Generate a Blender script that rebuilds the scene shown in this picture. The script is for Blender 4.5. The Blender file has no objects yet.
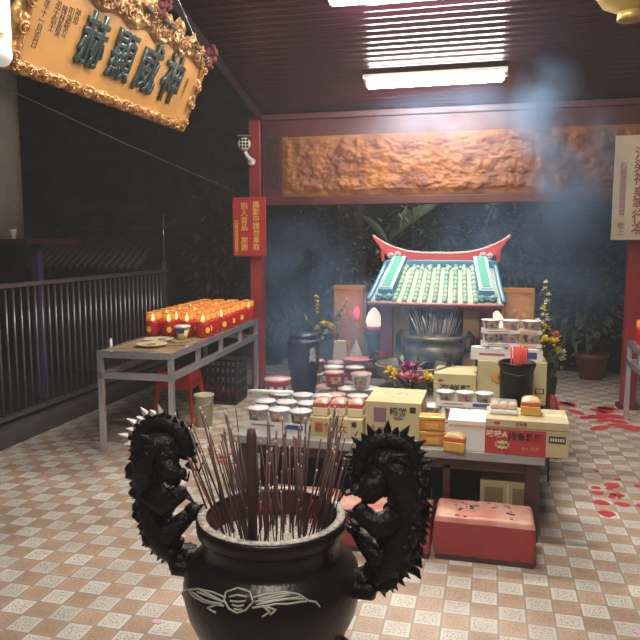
import bpy, bmesh, math, random
from mathutils import Vector, Matrix, noise
C = bpy.context.scene.collection
PI = math.pi
R = math.radians
# ------------------------------------------------------------------ camera, world, lights, exposure
FPX, PITCH, YAW, CAMH = 680.0, math.atan(80 / 680.0), math.atan(170 / math.hypot(680.0, 80)), 1.65
cd = bpy.data.cameras.new('camera'); cd.sensor_width = 36; cd.lens = FPX / 640 * 36; cd.clip_end = 100
cam = bpy.data.objects.new('camera', cd); C.objects.link(cam)
cam.location = (0, 0, CAMH); cam.rotation_euler = (PI / 2 - PITCH, 0, YAW)
bpy.context.scene.camera = cam
vs = bpy.context.scene.view_settings
vs.view_transform = 'Standard'; vs.look = 'None'; vs.gamma = 1; vs.use_curve_mapping = False; vs.exposure = .38
w = bpy.data.worlds.new('night'); bpy.context.scene.world = w; w.use_nodes = True
bg = w.node_tree.nodes['Background']; bg.inputs[0].default_value = (.036, .032, .038, 1); bg.inputs[1].default_value = 1.0
ROOF_A, ROOF_S, ROOF_Y = 2.99, .257, 7.05
def roof_z(y):                                                  # front slope up to a ridge at y = 2, then down towards the temple hall
    return ROOF_A + (ROOF_Y - y) * ROOF_S if y > 2 else ROOF_A + (ROOF_Y - 2) * ROOF_S - (2 - y) * .24
def roof_tilt(y): return -math.atan(ROOF_S) if y > 2 else math.atan(.24)
TUBES = [(-.53, 6.39), (-.58, 5.12), (-.62, 3.35), (-.3, .6)]      # fluorescent battens along the roof
TPOW = [10, 26, 40, 44]
for (tx, ty), pw in zip(TUBES, TPOW):
    ld = bpy.data.lights.new('tube_light', 'AREA'); ld.shape = 'RECTANGLE'; ld.size = 1.2; ld.size_y = .1
    ld.energy = pw; ld.color = (1, .93, .84)
    lo = bpy.data.objects.new('tube_light', ld); C.objects.link(lo)
    lo.location = (tx, ty, roof_z(ty) - .15); lo.rotation_euler = (roof_tilt(ty), 0, 0)

# ------------------------------------------------------------------ helpers
_m = {}
def mat(name, col, rough=.6, metal=0, emit=None, es=0, coat=0, spec=.5, trans=0, alpha=1, var=0, vscale=8, bump=0, bscale=40, col2=None):
    if name in _m: return _m[name]
    m = bpy.data.materials.new(name); m.use_nodes = True; n = m.node_tree.nodes; l = m.node_tree.links
    b = n['Principled BSDF']; _m[name] = m
    b.inputs['Base Color'].default_value = (*col, 1); b.inputs['Roughness'].default_value = rough
    b.inputs['Metallic'].default_value = metal; b.inputs['Coat Weight'].default_value = coat
    b.inputs['Specular IOR Level'].default_value = spec; b.inputs['Transmission Weight'].default_value = trans
    b.inputs['Alpha'].default_value = alpha
    if emit: b.inputs['Emission Color'].default_value = (*emit, 1); b.inputs['Emission Strength'].default_value = es
    if var or col2 or bump:
        tc = n.new('ShaderNodeTexCoord')
    if var or col2:
        nz = n.new('ShaderNodeTexNoise'); nz.inputs['Scale'].default_value = vscale; nz.inputs['Detail'].default_value = 4
        l.new(tc.outputs['Object'], nz.inputs['Vector'])
        rp = n.new('ShaderNodeValToRGB'); rp.color_ramp.elements[0].position = .35; rp.color_ramp.elements[1].position = .65
        c2 = col2 or tuple(c * (1 - var) for c in col)
        rp.color_ramp.elements[0].color = (*c2, 1); rp.color_ramp.elements[1].color = (*col, 1)
        l.new(nz.outputs['Fac'], rp.inputs['Fac']); l.new(rp.outputs['Color'], b.inputs['Base Color'])
    if bump:
        nb = n.new('ShaderNodeTexNoise'); nb.inputs['Scale'].default_value = bscale; nb.inputs['Detail'].default_value = 5
        l.new(tc.outputs['Object'], nb.inputs['Vector'])
        bp = n.new('ShaderNodeBump'); bp.inputs['Strength'].default_value = bump; bp.inputs['Distance'].default_value = .02
        l.new(nb.outputs['Fac'], bp.inputs['Height']); l.new(bp.outputs['Normal'], b.inputs['Normal'])
    return m
def transl(name, col, f=.5, rough=.4):
    if name in _m: return _m[name]
    m = bpy.data.materials.new(name); m.use_nodes = True; n = m.node_tree.nodes; l = m.node_tree.links; _m[name] = m
    b = n['Principled BSDF']; b.inputs['Base Color'].default_value = (*col, 1); b.inputs['Roughness'].default_value = rough
    t = n.new('ShaderNodeBsdfTranslucent'); t.inputs[0].default_value = (*col, 1)
    x = n.new('ShaderNodeMixShader'); x.inputs[0].default_value = f
    l.new(b.outputs[0], x.inputs[1]); l.new(t.outputs[0], x.inputs[2]); l.new(x.outputs[0], n['Material Output'].inputs[0])
    return m
def clear(name, col, f=.7, rough=.15):
    """thin cellophane or glass: mostly see-through with a glossy film"""
    if name in _m: return _m[name]
    m = bpy.data.materials.new(name); m.use_nodes = True; n = m.node_tree.nodes; l = m.node_tree.links; _m[name] = m
    b = n['Principled BSDF']; b.inputs['Base Color'].default_value = (*col, 1); b.inputs['Roughness'].default_value = rough
    t = n.new('ShaderNodeBsdfTransparent'); t.inputs[0].default_value = (*[min(1, c * .2 + .8) for c in col], 1)
    x = n.new('ShaderNodeMixShader'); x.inputs[0].default_value = f
    l.new(b.outputs[0], x.inputs[1]); l.new(t.outputs[0], x.inputs[2]); l.new(x.outputs[0], n['Material Output'].inputs[0])
    return m

class MB:
    def __init__(s): s.bm = bmesh.new(); s.mi = 0
    def _fin(s, vs, M=None, smooth=False):
        if M: bmesh.ops.transform(s.bm, matrix=M, verts=vs)
        fs = {f for v in vs for f in v.link_faces}
        for f in fs: f.smooth = smooth; f.material_index = s.mi
        return vs
    def box(s, c, d, rz=0, rx=0, ry=0, taper=1, bev=0):
        vs = bmesh.ops.create_cube(s.bm, size=1)['verts']
        for v in vs:
            k = taper if v.co.z > 0 else 1
            v.co = Vector((v.co.x * d[0] * k, v.co.y * d[1] * k, v.co.z * d[2]))
        if bev:
            es = list({e for v in vs for e in v.link_edges})
            r = bmesh.ops.bevel(s.bm, geom=es, offset=bev, segments=3, affect='EDGES', profile=.5)
            vs = list({v for f in r['faces'] for v in f.verts} | {v for v in vs if v.is_valid})
        M = Matrix.Translation(c) @ Matrix.Rotation(rz, 4, 'Z') @ Matrix.Rotation(ry, 4, 'Y') @ Matrix.Rotation(rx, 4, 'X')
        s._fin(vs, M, smooth=False); return s
    def lathe(s, prof, c=(0, 0, 0), seg=24, M=None, smooth=True, a0=0, a1=2 * PI, cap=True):
        full = abs(a1 - a0 - 2 * PI) < 1e-4; vs = []; rows = []
        n = seg if full else seg + 1
        for r, z in prof:
            row = []
            for i in range(n):
                a = a0 + (a1 - a0) * i / seg
                row.append(s.bm.verts.new((r * math.cos(a), r * math.sin(a), z)))
            rows.append(row); vs += row
        for j in range(len(rows) - 1):
            for i in range(seg):
                k = (i + 1) % n
                try: s.bm.faces.new((rows[j][i], rows[j][k], rows[j + 1][k], rows[j + 1][i]))
                except ValueError: pass
        ring = len(prof) > 2 and prof[0][0] > 1e-4 and math.hypot(prof[0][0] - prof[-1][0], prof[0][1] - prof[-1][1]) < .012
        if full and ring:
            for i in range(seg):
                k = (i + 1) % seg; s.bm.faces.new((rows[-1][i], rows[-1][k], rows[0][k], rows[0][i]))
        elif full and cap:
            for row, fl in ((rows[0], True), (rows[-1], False)):
                if prof[0 if fl else -1][0] > 1e-4:
                    s.bm.faces.new(row[::-1] if fl else row)
        MM = Matrix.Translation(c)
        if M: MM = MM @ M
        s._fin(vs, MM, smooth); return s
    def cyl(s, c, r, h, seg=20, M=None, r2=None, smooth=True):
        return s.lathe([(r, 0), (r if r2 is None else r2, h)], c, seg, M, smooth)
    def tube(s, pts, rad, seg=8, cap=True, smooth=True, flat=1.0, up=None):
        pts = [Vector(p) for p in pts]; n = len(pts)
        rad = rad if isinstance(rad, (list, tuple)) else [rad] * n
        rows = []; pu = Vector(up) if up else None
        for i, p in enumerate(pts):
            d = (pts[min(i + 1, n - 1)] - pts[max(i - 1, 0)]).normalized()
            if pu is None:
                pu = Vector((0, 0, 1)) if abs(d.z) < .9 else Vector((1, 0, 0))
            a = d.cross(pu)
            if a.length < 1e-4: a = d.orthogonal()
            a.normalize(); b = a.cross(d).normalized(); pu = b
            rows.append([s.bm.verts.new(p + (a * math.cos(t) + b * math.sin(t) * flat) * rad[i]) for t in [2 * PI * k / seg for k in range(seg)]])
        for j in range(n - 1):
            for i in range(seg):
                k = (i + 1) % seg
                s.bm.faces.new((rows[j][i], rows[j][k], rows[j + 1][k], rows[j + 1][i]))
        if cap: s.bm.faces.new(rows[0][::-1]); s.bm.faces.new(rows[-1])
        s._fin([v for r in rows for v in r], None, smooth); return s
    def sph(s, c, r, seg=14, sc=(1, 1, 1), nz=0, M=None):
        vs = bmesh.ops.create_icosphere(s.bm, subdivisions=2 if seg < 20 else 3, radius=r)['verts']
        for v in vs:
            if nz: v.co *= 1 + nz * noise.noise(v.co / r * 2.3 + Vector(c) * 7)
            v.co = Vector((v.co.x * sc[0], v.co.y * sc[1], v.co.z * sc[2]))
        s._fin(vs, Matrix.Translation(c) @ (M or Matrix()), True); return s
    def cone(s, a, b, r, seg=5, flat=1.0):
        a = Vector(a); b = Vector(b); return s.tube([a, a.lerp(b, .5), b], [r, r * .6, r * .04], seg, smooth=False, flat=flat)
    def quad(s, *p):
        vs = [s.bm.verts.new(q) for q in p]; s.bm.faces.new(vs); s._fin(vs); return s
    def prism(s, poly, d0, d1, axis='Y', smooth=False):
        """extrude a closed 2-D polygon: (u,v) in XZ for axis Y, XY for Z, YZ for X"""
        def at3(u, v, d): return {'Y': (u, d, v), 'Z': (u, v, d), 'X': (d, u, v)}[axis]
        A = [s.bm.verts.new(at3(u, v, d0)) for u, v in poly]; B = [s.bm.verts.new(at3(u, v, d1)) for u, v in poly]
        n = len(poly); s.bm.faces.new(A); s.bm.faces.new(B[::-1])
        for i in range(n): s.bm.faces.new((A[i], B[i], B[(i + 1) % n], A[(i + 1) % n]))
        s._fin(A + B, None, smooth); return s
    def grid(s, fn, nu, nv, smooth=True):
        g = [[s.bm.verts.new(fn(i / nu, j / nv)) for j in range(nv + 1)] for i in range(nu + 1)]
        for i in range(nu):
            for j in range(nv): s.bm.faces.new((g[i][j], g[i + 1][j], g[i + 1][j + 1], g[i][j + 1]))
        s._fin([v for r in g for v in r], None, smooth); return s
    def leaf(s, p, d, L, W, up=(0, 0, 1), droop=.3):
        p = Vector(p); d = Vector(d).normalized(); sd = d.cross(Vector(up))
        if sd.length < .05: sd = d.orthogonal()
        sd.normalize(); m = p + d * L * .5 - Vector((0, 0, droop * L * .15)); e = p + d * L - Vector((0, 0, droop * L * .5))
        vs = [s.bm.verts.new(q) for q in (p, m + sd * W / 2, e, m - sd * W / 2)]
        s.bm.faces.new(vs); s._fin(vs); return s
    def mesh(s, name, mats, recalc=True):
        if recalc: bmesh.ops.recalc_face_normals(s.bm, faces=s.bm.faces)
        me = bpy.data.meshes.new(name); s.bm.to_mesh(me); s.bm.free()
        for m in (mats if isinstance(mats, (list, tuple)) else [mats]): me.materials.append(m)
        return me
    def build(s, name, mats, parent=None, loc=(0, 0, 0), rz=0, recalc=True):
        o = bpy.data.objects.new(name, s.mesh(name, mats, recalc)); C.objects.link(o)
        o.location = loc; o.rotation_euler = (0, 0, rz)
        if parent: o.parent = parent
        return o
def tag(o, label, cat, group=None, kind=None):
    o['label'] = label; o['category'] = cat
    if group: o['group'] = group
    if kind: o['kind'] = kind
    return o
def thing(name, label, cat, loc=(0, 0, 0), rz=0, group=None):
    o = bpy.data.objects.new(name, None); o.empty_display_size = .05; C.objects.link(o)
    o.location = loc; o.rotation_euler = (0, 0, rz); return tag(o, label, cat, group)
def struct(o): o['kind'] = 'structure'; return o
def dup(root, loc, rz=0, label=None, group=None):
    r = root.copy(); C.objects.link(r); r.location = loc; r.rotation_euler = (0, 0, rz)
    if label: r['label'] = label
    if group: r['group'] = group
    for ch in list(root.children):
        c = ch.copy(); C.objects.link(c); c.parent = r
        for g in list(ch.children):
            d = g.copy(); C.objects.link(d); d.parent = c
    return r
def text(s, size, m, parent, loc, rot=(PI / 2, 0, 0), name='lettering', ext=.001, off=0, ls=.85, bev=0, align='CENTER', sx=1):
    c = bpy.data.curves.new('t', 'FONT'); c.body = s; c.size = size; c.extrude = ext; c.offset = off
    c.space_line = ls; c.align_x = align; c.align_y = 'CENTER'; c.resolution_u = 3; c.bevel_depth = bev; c.bevel_resolution = 1
    o = bpy.data.objects.new('t', c); C.objects.link(o)
    me = bpy.data.meshes.new_from_object(o.evaluated_get(bpy.context.evaluated_depsgraph_get()))
    bpy.data.objects.remove(o); me.name = name; me.materials.clear(); me.materials.append(m)
    q = bpy.data.objects.new(name, me); C.objects.link(q); q.scale = (sx, 1, 1); q.location = loc; q.rotation_euler = rot
    if parent: q.parent = parent
    return q
def vert(s): return '\n'.join(s)

# ------------------------------------------------------------------ materials
RED = mat('red_paint', (.30, .025, .03), .4, var=.35, vscale=3)
DRED = mat('dark_red_paint', (.085, .014, .018), .45, var=.4, vscale=4)
GOLD = mat('gold', (.62, .30, .09), .38, .35, var=.5, vscale=25)
BRONZE = mat('dark_bronze', (.020, .015, .015), .33, .5, bump=.12, bscale=60)
BLACKM = mat('black_metal', (.012, .011, .012), .45, .2)
STEEL = mat('steel', (.62, .61, .65), .25, .75)
WHITE = mat('white', (.75, .73, .70), .5)
WPLAST = mat('white_plastic', (.78, .77, .76), .35)
CARD = mat('cardboard', (.54, .44, .25), .75, var=.12, vscale=6)
CARD2 = mat('yellow_cardboard', (.58, .49, .26), .7, var=.12, vscale=6)
CARDL = mat('pale_cardboard', (.72, .63, .40), .75, var=.08)
INK = mat('ink', (.03, .022, .02), .6)
PURP = mat('purple_print', (.25, .12, .16), .6)
REDP = mat('red_print', (.45, .035, .04), .5)
BLUEP = mat('blue_print', (.05, .07, .28), .5)
YEL = mat('yellow', (.75, .52, .06), .5)
TEALG = mat('teal_green', (.025, .27, .20), .6)
BLUEG = mat('blue_glaze', (.10, .27, .42), .35)

# ------------------------------------------------------------------ setting
def floor_mat():
    m = bpy.data.materials.new('checker_tiles'); m.use_nodes = True; n = m.node_tree.nodes; l = m.node_tree.links
    b = n['Principled BSDF']; tc = n.new('ShaderNodeTexCoord'); sp = n.new('ShaderNodeSeparateXYZ'); l.new(tc.outputs['Object'], sp.inputs[0])
    def ma(op, a, bb=None, c=None):
        q = n.new('ShaderNodeMath'); q.operation = op
        for i, v in enumerate((a, bb, c)):
            if v is None: continue
            if isinstance(v, (int, float)): q.inputs[i].default_value = v
            else: l.new(v, q.inputs[i])
        return q.outputs[0]
    u = ma('DIVIDE', ma('ADD', sp.outputs['X'], 20 * .1205 - .0815), .1205)
    v = ma('DIVIDE', ma('ADD', sp.outputs['Y'], 30 * .117 - 3.141), .117)
    fu, fv = ma('FRACT', u), ma('FRACT', v)
    par = ma('MODULO', ma('ADD', ma('FLOOR', u), ma('FLOOR', v)), 2.0)
    par = ma('ABSOLUTE', par)
    eu = ma('MINIMUM', fu, ma('SUBTRACT', 1.0, fu)); ev = ma('MINIMUM', fv, ma('SUBTRACT', 1.0, fv))
    ed = ma('MINIMUM', eu, ev)
    grout = ma('LESS_THAN', ed, .035); inner = ma('GREATER_THAN', ed, .13)
    def noi(sc, det, lo, hi, c0, c1):
        nz = n.new('ShaderNodeTexNoise'); nz.inputs['Scale'].default_value = sc; nz.inputs['Detail'].default_value = det
        l.new(tc.outputs['Object'], nz.inputs['Vector'])
        rp = n.new('ShaderNodeValToRGB'); rp.color_ramp.elements[0].position = lo; rp.color_ramp.elements[1].position = hi
        rp.color_ramp.elements[0].color = (*c0, 1); rp.color_ramp.elements[1].color = (*c1, 1); l.new(nz.outputs['Fac'], rp.inputs['Fac'])
        return rp.outputs['Color']
    def mix(f, a, c, mode='MIX'):
        q = n.new('ShaderNodeMix'); q.data_type = 'RGBA'; q.blend_type = mode
        for i, vv in ((0, f), (6, a), (7, c)):
            if isinstance(vv, (int, float)): q.inputs[i].default_value = vv
            elif isinstance(vv, tuple): q.inputs[i].default_value = (*vv, 1)
            else: l.new(vv, q.inputs[i])
        return q.outputs[2]
    wn = n.new('ShaderNodeTexWhiteNoise'); cb = n.new('ShaderNodeCombineXYZ')
    l.new(ma('FLOOR', u), cb.inputs[0]); l.new(ma('FLOOR', v), cb.inputs[1]); l.new(cb.outputs[0], wn.inputs['Vector'])
    tint = ma('MULTIPLY_ADD', wn.outputs['Value'], .22, .86)
    white = noi(6, 3, .3, .7, (.60, .56, .50), (.70, .655, .59)); peach = noi(6, 3, .3, .7, (.44, .31, .225), (.53, .385, .285))
    base = mix(par, white, peach)
    base = mix(1.0, base, tint, 'MULTIPLY')
    spk = noi(130, 1, .56, .60, (0, 0, 0), (1, 1, 1))
    f = ma('MULTIPLY', spk, inner)
    fr = ma('MULTIPLY', f, ma('MULTIPLY_ADD', par, -.12, .72))
    base = mix(fr, base, mix(par, (.15, .135, .12), (.21, .115, .07)))
    base = mix(grout, base, (.34, .30, .26))
    dirt = noi(1.3, 6, .35, .62, (.74, .72, .70), (1, 1, 1))
    base = mix(1.0, base, dirt, 'MULTIPLY')
    l.new(base, b.inputs['Base Color']); b.inputs['Roughness'].default_value = .42
    bp = n.new('ShaderNodeBump'); bp.inputs['Strength'].default_value = .25; bp.inputs['Distance'].default_value = .004; bp.invert = True
    l.new(ma('ADD', grout, ma('MULTIPLY', f, .5)), bp.inputs['Height']); l.new(bp.outputs['Normal'], b.inputs['Normal'])
    return m
struct(MB().box((.3, 3.2, -.05), (8.1, 11.6, .1)).build('floor', floor_mat()))
struct(MB().box((0, 8, -.16), (40, 40, .1)).build('ground', mat('dark_earth', (.02, .017, .017), .9, var=.4, vscale=2)))
# corrugated, glossy sheet roof, ridge near the camera
CEIL = mat('maroon_roof_sheet', (.040, .010, .022), .27, 0, spec=.55, var=.2, vscale=1.5)
def roof_front(u, v):
    y = 7.1 - v * 5.1; return (-2.4 + u * 5.4, y, roof_z(y) + .0038 * math.sin(y * 2 * PI / .085))
b_ = MB().grid(roof_front, 2, 900)
zt = roof_z(2.0)
b_.grid(lambda u, v: (-2.4 + u * 5.4, 2.0 - v * 5, zt - v * 1.2 + .005 * math.sin(v * 370)), 2, 800)
struct(b_.build('ceiling', CEIL))
b_ = MB()
for x in (-2.42,):
    b_.tube([(x, 7.1, roof_z(7.1) - .03), (x, 2.0, roof_z(2) - .03)], .045, 4, smooth=False)
struct(b_.build('trim_1', mat('eave_dark', (.03, .009, .011), .6)))
# rock wall behind the shelter
def rock(u, v):
    x = -14 + u * 20; z = -.1 + v * 5.2
    return (x, 9.25 + .35 * noise.fractal(Vector((x * 1.1, z * 1.3, 0)), 1.0, 2.0, 5) + .6, z)
struct(MB().grid(rock, 180, 50).build('wall_back', mat('dark_rock', (.035, .035, .042), .8, var=.7, vscale=3, bump=.6, bscale=12)))

# ------------------------------------------------------------------ ceiling lamps
tubm = mat('lit_tube', (1, 1, 1), .4, emit=(1, .93, .80), es=90)
fixm = mat('lamp_housing', (.55, .53, .5), .4)
TL = ['long ceiling tube lamp just inside the carved red beam', 'long ceiling tube lamp at the upper edge, second from the beam',
      'third ceiling tube lamp from the carved beam', 'ceiling tube lamp above the entrance side']
for (tx, ty), lb in zip(TUBES, TL):
    t = thing('ceiling_lamp', lb, 'lamp', (tx, ty, roof_z(ty) - .014), 0, 'ceiling tube lamps')
    t.rotation_euler = (roof_tilt(ty), 0, 0)
    MB().box((0, 0, -.03), (1.28, .13, .035), bev=.006).build('housing', fixm, t)
    Mx = Matrix.Rotation(PI / 2, 4, 'Y')
    b = MB().lathe([(.0, -.6), (.034, -.59), (.034, .59), (0, .6)], (0, 0, -.085), 14, Mx); b.build('tube', tubm, t)
    for s in (-1, 1): MB().box((s * .6, 0, -.065), (.03, .06, .06)).build('lamp_holder', fixm, t)

t = thing('added_fill_lamp', 'small tube lamp added behind the carved beam to brighten the plants', 'lamp', (-.4, 7.20, 2.62))  # added lamp, hidden by the beam, to light the plants behind
MB().box((0, 0, .03), (1.0, .08, .06), bev=.006).build('housing', fixm, t)
MB().lathe([(.0, -.48), (.016, -.475), (.016, .475), (0, .48)], (0, .03, -.02), 12, Matrix.Rotation(PI / 2, 4, 'Y')).build('tube', mat('fill_tube', (1, 1, 1), .4, emit=(.80, .92, 1), es=75), t)
# ------------------------------------------------------------------ posts and carved beam
def post(x, y, h, label):
    t = thing('red_post', label, 'post', (x, y, 0), 0, 'red posts of the shelter')
    MB().box((0, 0, h / 2), (.13, .13, h), bev=.008).build('shaft', RED, t)
    MB().box((0, 0, .02), (.19, .19, .04), bev=.006).build('foot', DRED, t)
    return t
post(-2.475, 7.12, 2.95, 'red square post behind the small red notice sign')
post(1.36, 7.12, 2.02, 'red square post beside the cream banner and side table')
bt = thing('carved_beam', 'wide dark red beam with gilded carved relief panel under the roof', 'beam', (0, 7.12, 2.02))
MB().box((.36, 0, .475), (5.50, .10, .95)).build('backing_board', DRED, bt)
MB().box((.36, -.06, .04), (5.50, .05, .085), bev=.008).build('lower_rail', DRED, bt)
MB().box((.36, -.06, .915), (5.50, .05, .06), bev=.008).build('upper_rail', mat('rail_red', (.085, .02, .024), .5), bt)
def rel(u, v):
    x = -2.17 + u * 4.9; z = .09 + v * .62
    p = Vector((x * 5, z * 6, 3.3)); h = .75 * noise.fractal(p * 2.2, .7, 2.1, 6)
    edge = min(1, min(v, 1 - v) * 9, min(u, 1 - u) * 60)
    # row of scalloped waves along the foot of the carving
    wv = max(0, math.cos((x * 7.5) % PI - PI / 2)) * max(0, 1 - abs(v - .18) * 7)
    return (x, -.052 - edge * (.02 + .028 * max(-.5, h) + .02 * wv), z)
gm = mat('gilded_carving', (.27, .10, .028), .6, 0, col2=(.13, .034, .02), vscale=5)
MB().grid(rel, 420, 80).build('carved_panel', gm, bt)
text(vert('國泰民安'), .155, mat('sign_black', (.02, .012, .012), .6), bt, (-2.275, -.056, .42), off=.004)

# ------------------------------------------------------------------ signs
def sign_red():
    t = thing('notice_sign', 'small red notice sign with yellow writing on the red post', 'sign', (-2.515, 6.98, 1.475))
    MB().box((0, 0, .315), (.375, .018, .63), bev=.004).build('board', mat('sign_red', (.36, .02, .025), .5), t)
    ym = mat('sign_yellow', (.80, .52, .10), .5)
    text(vert('攝影中請勿拿取'), .080, ym, t, (.08, -.0105, .32), off=.0004, ls=.94)
    text(vert('別人貢品'), .080, ym, t, (-.055, -.0105, .42), off=.0004, ls=.94)
    text(vert('謝謝'), .080, ym, t, (-.055, -.0105, .13), off=.0004, ls=.94)
    text(vert('石龍宮管理委員會敬上'), .045, ym, t, (-.145, -.0105, .2), ls=.82)
sign_red()
t = thing('cream_banner', 'tall cream signboard with dark red vertical writing hanging by the post', 'sign', (1.34, 6.93, 1.65))
MB().box((0, 0, .48), (.47, .03, .96), bev=.005).build('board', mat('cream_board', (.62, .52, .36), .55, var=.12, vscale=5), t)
rm = mat('sign_darkred', (.28, .05, .06), .55)
text(vert('汙染神桌等行為'), .125, rm, t, (-.005, -.0165, .44), off=.002, ls=.92)
text(vert('請勿有'), .125, rm, t, (.16, -.0165, .68), off=.002, ls=.92)
text(vert('石龍宮管理委員會 敬上'), .066, rm, t, (-.155, -.0165, .375), ls=.93)
# plaque: hangs along the eave, face to +X, top leaning out
def plaque():
    t = thing('temple_plaque', 'large gilded wooden plaque with four teal characters hung under the eave', 'plaque', (-2.36, 4.0, 2.5))
    tilt = math.atan2(.23, .51)
    t.rotation_euler = (PI / 2 - 0, 0, PI / 2)     # local x -> world +Y, local y -> world up, local z -> world +X
    t.rotation_mode = 'QUATERNION'
    xa = Vector((0, 1, 0)); ya = Vector((math.sin(tilt), 0, math.cos(tilt))); za = xa.cross(ya)
    t.rotation_quaternion = Matrix((xa, ya, za)).transposed().to_quaternion()
    L, H = 2.04, .565                                # local x in [-L/2, L/2]: far end at +
    pm = mat('plaque_ochre', (.60, .30, .085), .38, var=.22, vscale=3)
    MB().box((0, H / 2, -.012), (L - .06, H - .04, .03)).build('board', pm, t)
    rng = random.Random(4)
    def carve(x0, y0, x1, y1, wd, seed, nu):
        # a moulded rail: rounded section broken up by knots and leaf scrolls
        dx, dy = x1 - x0, y1 - y0; ln = math.hypot(dx, dy); nx, ny = -dy / ln, dx / ln
        def fn(u, v):
            a = v * 2 - 1; k = abs(math.sin(u * ln * 22)) ; p = Vector((u * ln * 26, a * 2.2, seed))
            hh = .012 + .014 * math.sqrt(max(0, 1 - a * a)) * (.55 + .45 * k) + .010 * noise.noise(p * 1.4) * (1 - a * a) + .007 * noise.noise(p * 3.1)
            w_ = wd * .5 * (1 + .16 * math.sin(u * ln * 44 + seed)); return (x0 + dx * u + nx * a * w_, y0 + dy * u + ny * a * w_, hh if abs(a) < .999 else -.02)
        return fn, nu
    hl, w2 = L / 2, .075
    fr = MB()
    for (x0, y0, x1, y1, wd, sd) in ((-hl, .03, hl, .03, w2, 1.0), (hl - .035, .0, hl - .035, H - .02, w2 * 1.2, 5.0), (-hl + .04, .0, -hl + .04, H, w2 * 1.5, 9.0)):
        fn, nu = carve(x0, y0, x1, y1, wd, sd, int(math.hypot(x1 - x0, y1 - y0) * 150)); fr.grid(fn, nu, 14)
        n = int(math.hypot(x1 - x0, y1 - y0) / .115)
        for k in range(n):
            f = (k + .5) / n; cx, cy = x0 + (x1 - x0) * f, y0 + (y1 - y0) * f; r = wd * .34; sg = 1 if k % 2 else -1
            fr.tube([(cx + r * (1 - q * .05) * math.cos(q * .7 * sg), cy + r * (1 - q * .05) * math.sin(q * .7 * sg), .030 + .001 * q) for q in range(16)], wd * .075, 6)
    gilt = mat('plaque_gilt', (.62, .34, .11), .33, .45, col2=(.30, .12, .04), vscale=26)
    fr.build('carved_frame', gilt, t)
    # carved crest: clouds and scrolls, with dark lumps painted as shaded openings
    tp = MB()
    def crest(u, v):
        x = -hl + u * L; f = abs(x) / hl; top = .045 + .13 * (1 - f) ** .8 + .022 * math.sin(x * 31) + .012 * math.sin(x * 67)
        y = H - .075 + .02 * math.sin(x * 19) + v * (top + .05); p = Vector((x * 17, y * 17, 2.0))
        e = min(1, min(v, 1 - v) * 6); z = .008 + e * (.018 + .020 * abs(noise.noise(p)) + .014 * noise.noise(p * 2.1) + .010 * noise.noise(p * 4.7))
        return (x, y, z)
    tp.grid(crest, 420, 34)
    for k in range(44):
        x = rng.uniform(-hl + .05, hl - .05); f = abs(x) / hl; y = H - .03 + rng.random() * (.02 + .10 * (1 - f)); r = rng.uniform(.018, .036); sg = rng.choice((-1, 1)); a0 = rng.uniform(0, 6)
        tp.tube([(x + r * (1 - q * .05) * math.cos(a0 + q * .65 * sg), y + r * (1 - q * .05) * math.sin(a0 + q * .65 * sg), .036 + .0012 * q) for q in range(16)], r * .20, 6)
    tp.build('carved_crest', mat('crest_gilt', (.56, .33, .13), .36, .4, col2=(.24, .10, .04), vscale=24), t)
    for x, y, r in ((.86, H + .005, .028), (.70, H + .025, .030), (.30, H + .05, .040), (.18, H + .06, .045), (-.02, H + .06, .04), (-.35, H + .05, .04)):
        MB().sph((x, y, .05), r, sc=(1.3, .55, .35), nz=.4).build('opening_shade', mat('opening_dark', (.06, .03, .025), .6), t)
    cm = mat('teal_characters', (.10, .16, .17), .28, .9)
    # read from the far end towards the viewer
    for ch, x, sz in zip('神威顯赫', (.585, .245, -.08, -.40), (.36, .35, .33, .32)):
        text(ch, sz, cm, t, (x, .285, .012), (0, 0, 0), 'character', ext=.010, off=.0005, bev=.005, sx=.76)
    sm = mat('plaque_ink', (.10, .06, .03), .6)
    for s_, x, y in (('乙丑年十一月吉日', -.84, .30), ('弟子信士', -.755, .33), ('陳林黃吳', -.70, .32), ('叩謝敬立', -.645, .33), ('神恩', -.59, .38)):
        text(vert(s_), .05, sm, t, (x, y, .0045), (0, 0, 0), ext=.0006, ls=.8)
    text(vert('沐恩弟子'), .045, sm, t, (.82, .3, .0045), (0, 0, 0), ext=.0006, ls=.8)
    # red silk rosettes on the far upper corner and the middle
    for x, y in ((hl - .02, H + .02), (.12, H + .14)):
        b = MB()
        for k in range(26):
            a = rng.uniform(0, 6.28); r = rng.uniform(.0, .055)
            b.sph((x + r * math.cos(a), y + r * math.sin(a) * 1.5, .02 + rng.uniform(-.02, .03)), rng.uniform(.018, .03), nz=.6)
        b.build('red_rosette', mat('red_silk', (.13, .02, .02), .7), t)
    MB().tube([(hl - .1, H, 0), (hl - .45, H + .36, -.25)], .005, 5).tube([(-.6, H, 0), (-.75, H + .4, -.25)], .005, 5).build('hanging_wire', STEEL, t)
plaque()
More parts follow.
